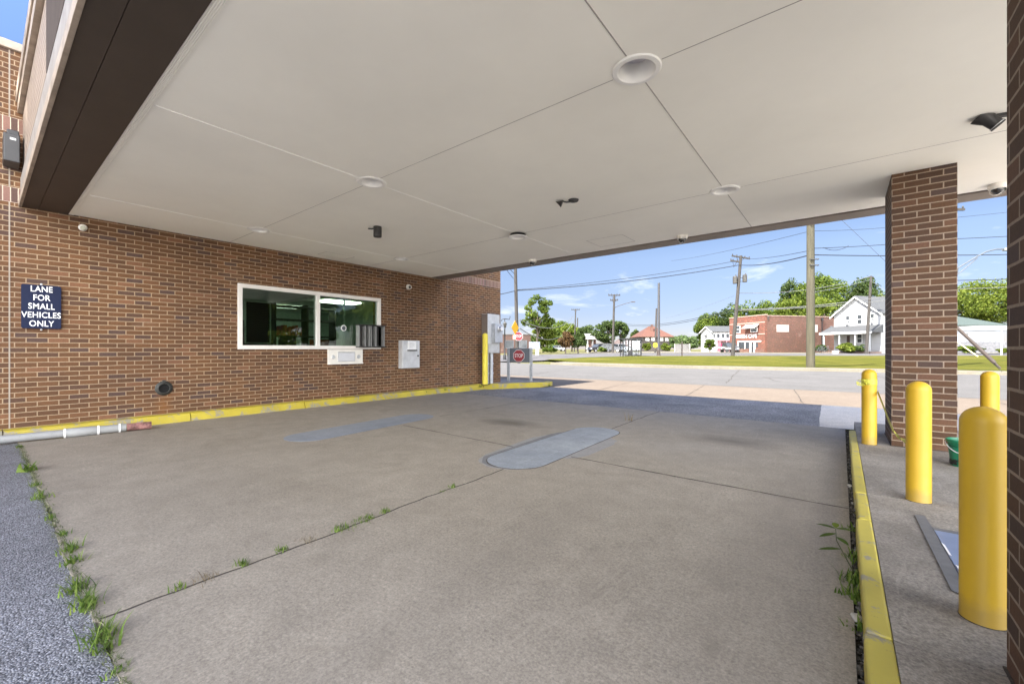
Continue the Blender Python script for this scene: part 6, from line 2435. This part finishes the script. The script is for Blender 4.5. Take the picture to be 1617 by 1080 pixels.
for i in range(3):
    L(nt, zz.outputs[0], cb.inputs[i])
L(nt, cb.outputs[0], dv_.inputs[1])
cn = noise(nt, dv_.outputs[0], 1.5, 9, 0.62, 0.3)
# bright cloud bank added out of view behind-right as fill light; thin scattered cloud ahead
dt = N(nt, 'ShaderNodeVectorMath', operation='DOT_PRODUCT')
L(nt, tc.outputs['Generated'], dt.inputs[0])
dt.inputs[1].default_value = (0.60, -0.62, 0.35)
cov = N(nt, 'ShaderNodeMapRange', interpolation_type='SMOOTHSTEP')
L(nt, dt.outputs['Value'], cov.inputs[0])
for i, v in ((1, 0.08), (2, 0.72), (3, 0.0), (4, 1.0)):
    cov.inputs[i].default_value = v
low = N(nt, 'ShaderNodeMapRange', interpolation_type='SMOOTHSTEP')   # the added fill bank is held low, open blue overhead
L(nt, sp.outputs[2], low.inputs[0])
for i, v in ((1, 0.35), (2, 0.75), (3, 1.0), (4, 0.25)):
    low.inputs[i].default_value = v
cvm = N(nt, 'ShaderNodeMath', operation='MULTIPLY')
L(nt, cov.outputs[0], cvm.inputs[0])
L(nt, low.outputs[0], cvm.inputs[1])
cad = N(nt, 'ShaderNodeMath', operation='MULTIPLY_ADD')
L(nt, cvm.outputs[0], cad.inputs[0])
cad.inputs[1].default_value = CLOUD_COVER
L(nt, cn, cad.inputs[2])
cf = ramp(nt, cad.outputs[0], [(0.55, (0, 0, 0)), (0.80, (0.8, 0.8, 0.8))])
cbr = N(nt, 'ShaderNodeMath', operation='MULTIPLY_ADD')
L(nt, cvm.outputs[0], cbr.inputs[0])
cbr.inputs[1].default_value = CLOUD_FILL
cbr.inputs[2].default_value = CLOUD_BASE
cvec = N(nt, 'ShaderNodeCombineColor')
for i in range(3):
    L(nt, cbr.outputs[0], cvec.inputs[i])
hz = ramp(nt, sp.outputs[2], [(0.0, (0.24, 0.21, 0.238)), (0.08, (0.295, 0.256, 0.275)), (0.20, (0.44, 0.38, 0.362)), (0.35, (0.37, 0.37, 0.38)), (0.7, (0.88, 0.88, 0.98))])
skc = mixc(nt, 1.0, sky.outputs[0], hz, 'MULTIPLY')
col = mixc(nt, cf, skc, cvec.outputs[0])
L(nt, col, bg.inputs['Color'])
bg.inputs['Strength'].default_value = 0.10

sd = bpy.data.lights.new('sun', 'SUN')
sd.energy = 4.0
sd.angle = math.radians(0.53)
sd.color = (1.0, 0.95, 0.87)
so = bpy.data.objects.new('sun', sd)
COL.objects.link(so)
so.rotation_euler = SUN.to_track_quat('Z', 'Y').to_euler()
so.location = (10, -20, 30)

cd = bpy.data.cameras.new('camera')
cd.sensor_width = 36.0
cd.lens = 36.0 * 662.0 / 1617.0
cd.shift_y = 11.0 / 1617.0
cd.clip_start = 0.05
cd.clip_end = 3000
co = bpy.data.objects.new('camera', cd)
COL.objects.link(co)
co.location = (0, 0, EYE)
co.rotation_euler = (PI / 2, 0, YAW)
scn.camera = co
scn.view_settings.view_transform = 'Standard'
scn.view_settings.look = 'None'
scn.view_settings.exposure = 2.36
scn.view_settings.gamma = 1.0
try:
    scn.cycles.max_bounces = 12
    scn.cycles.diffuse_bounces = 6
    scn.cycles.transparent_max_bounces = 12
    scn.cycles.sample_clamp_indirect = 6.0
    scn.cycles.use_denoising = True
except Exception:
    pass
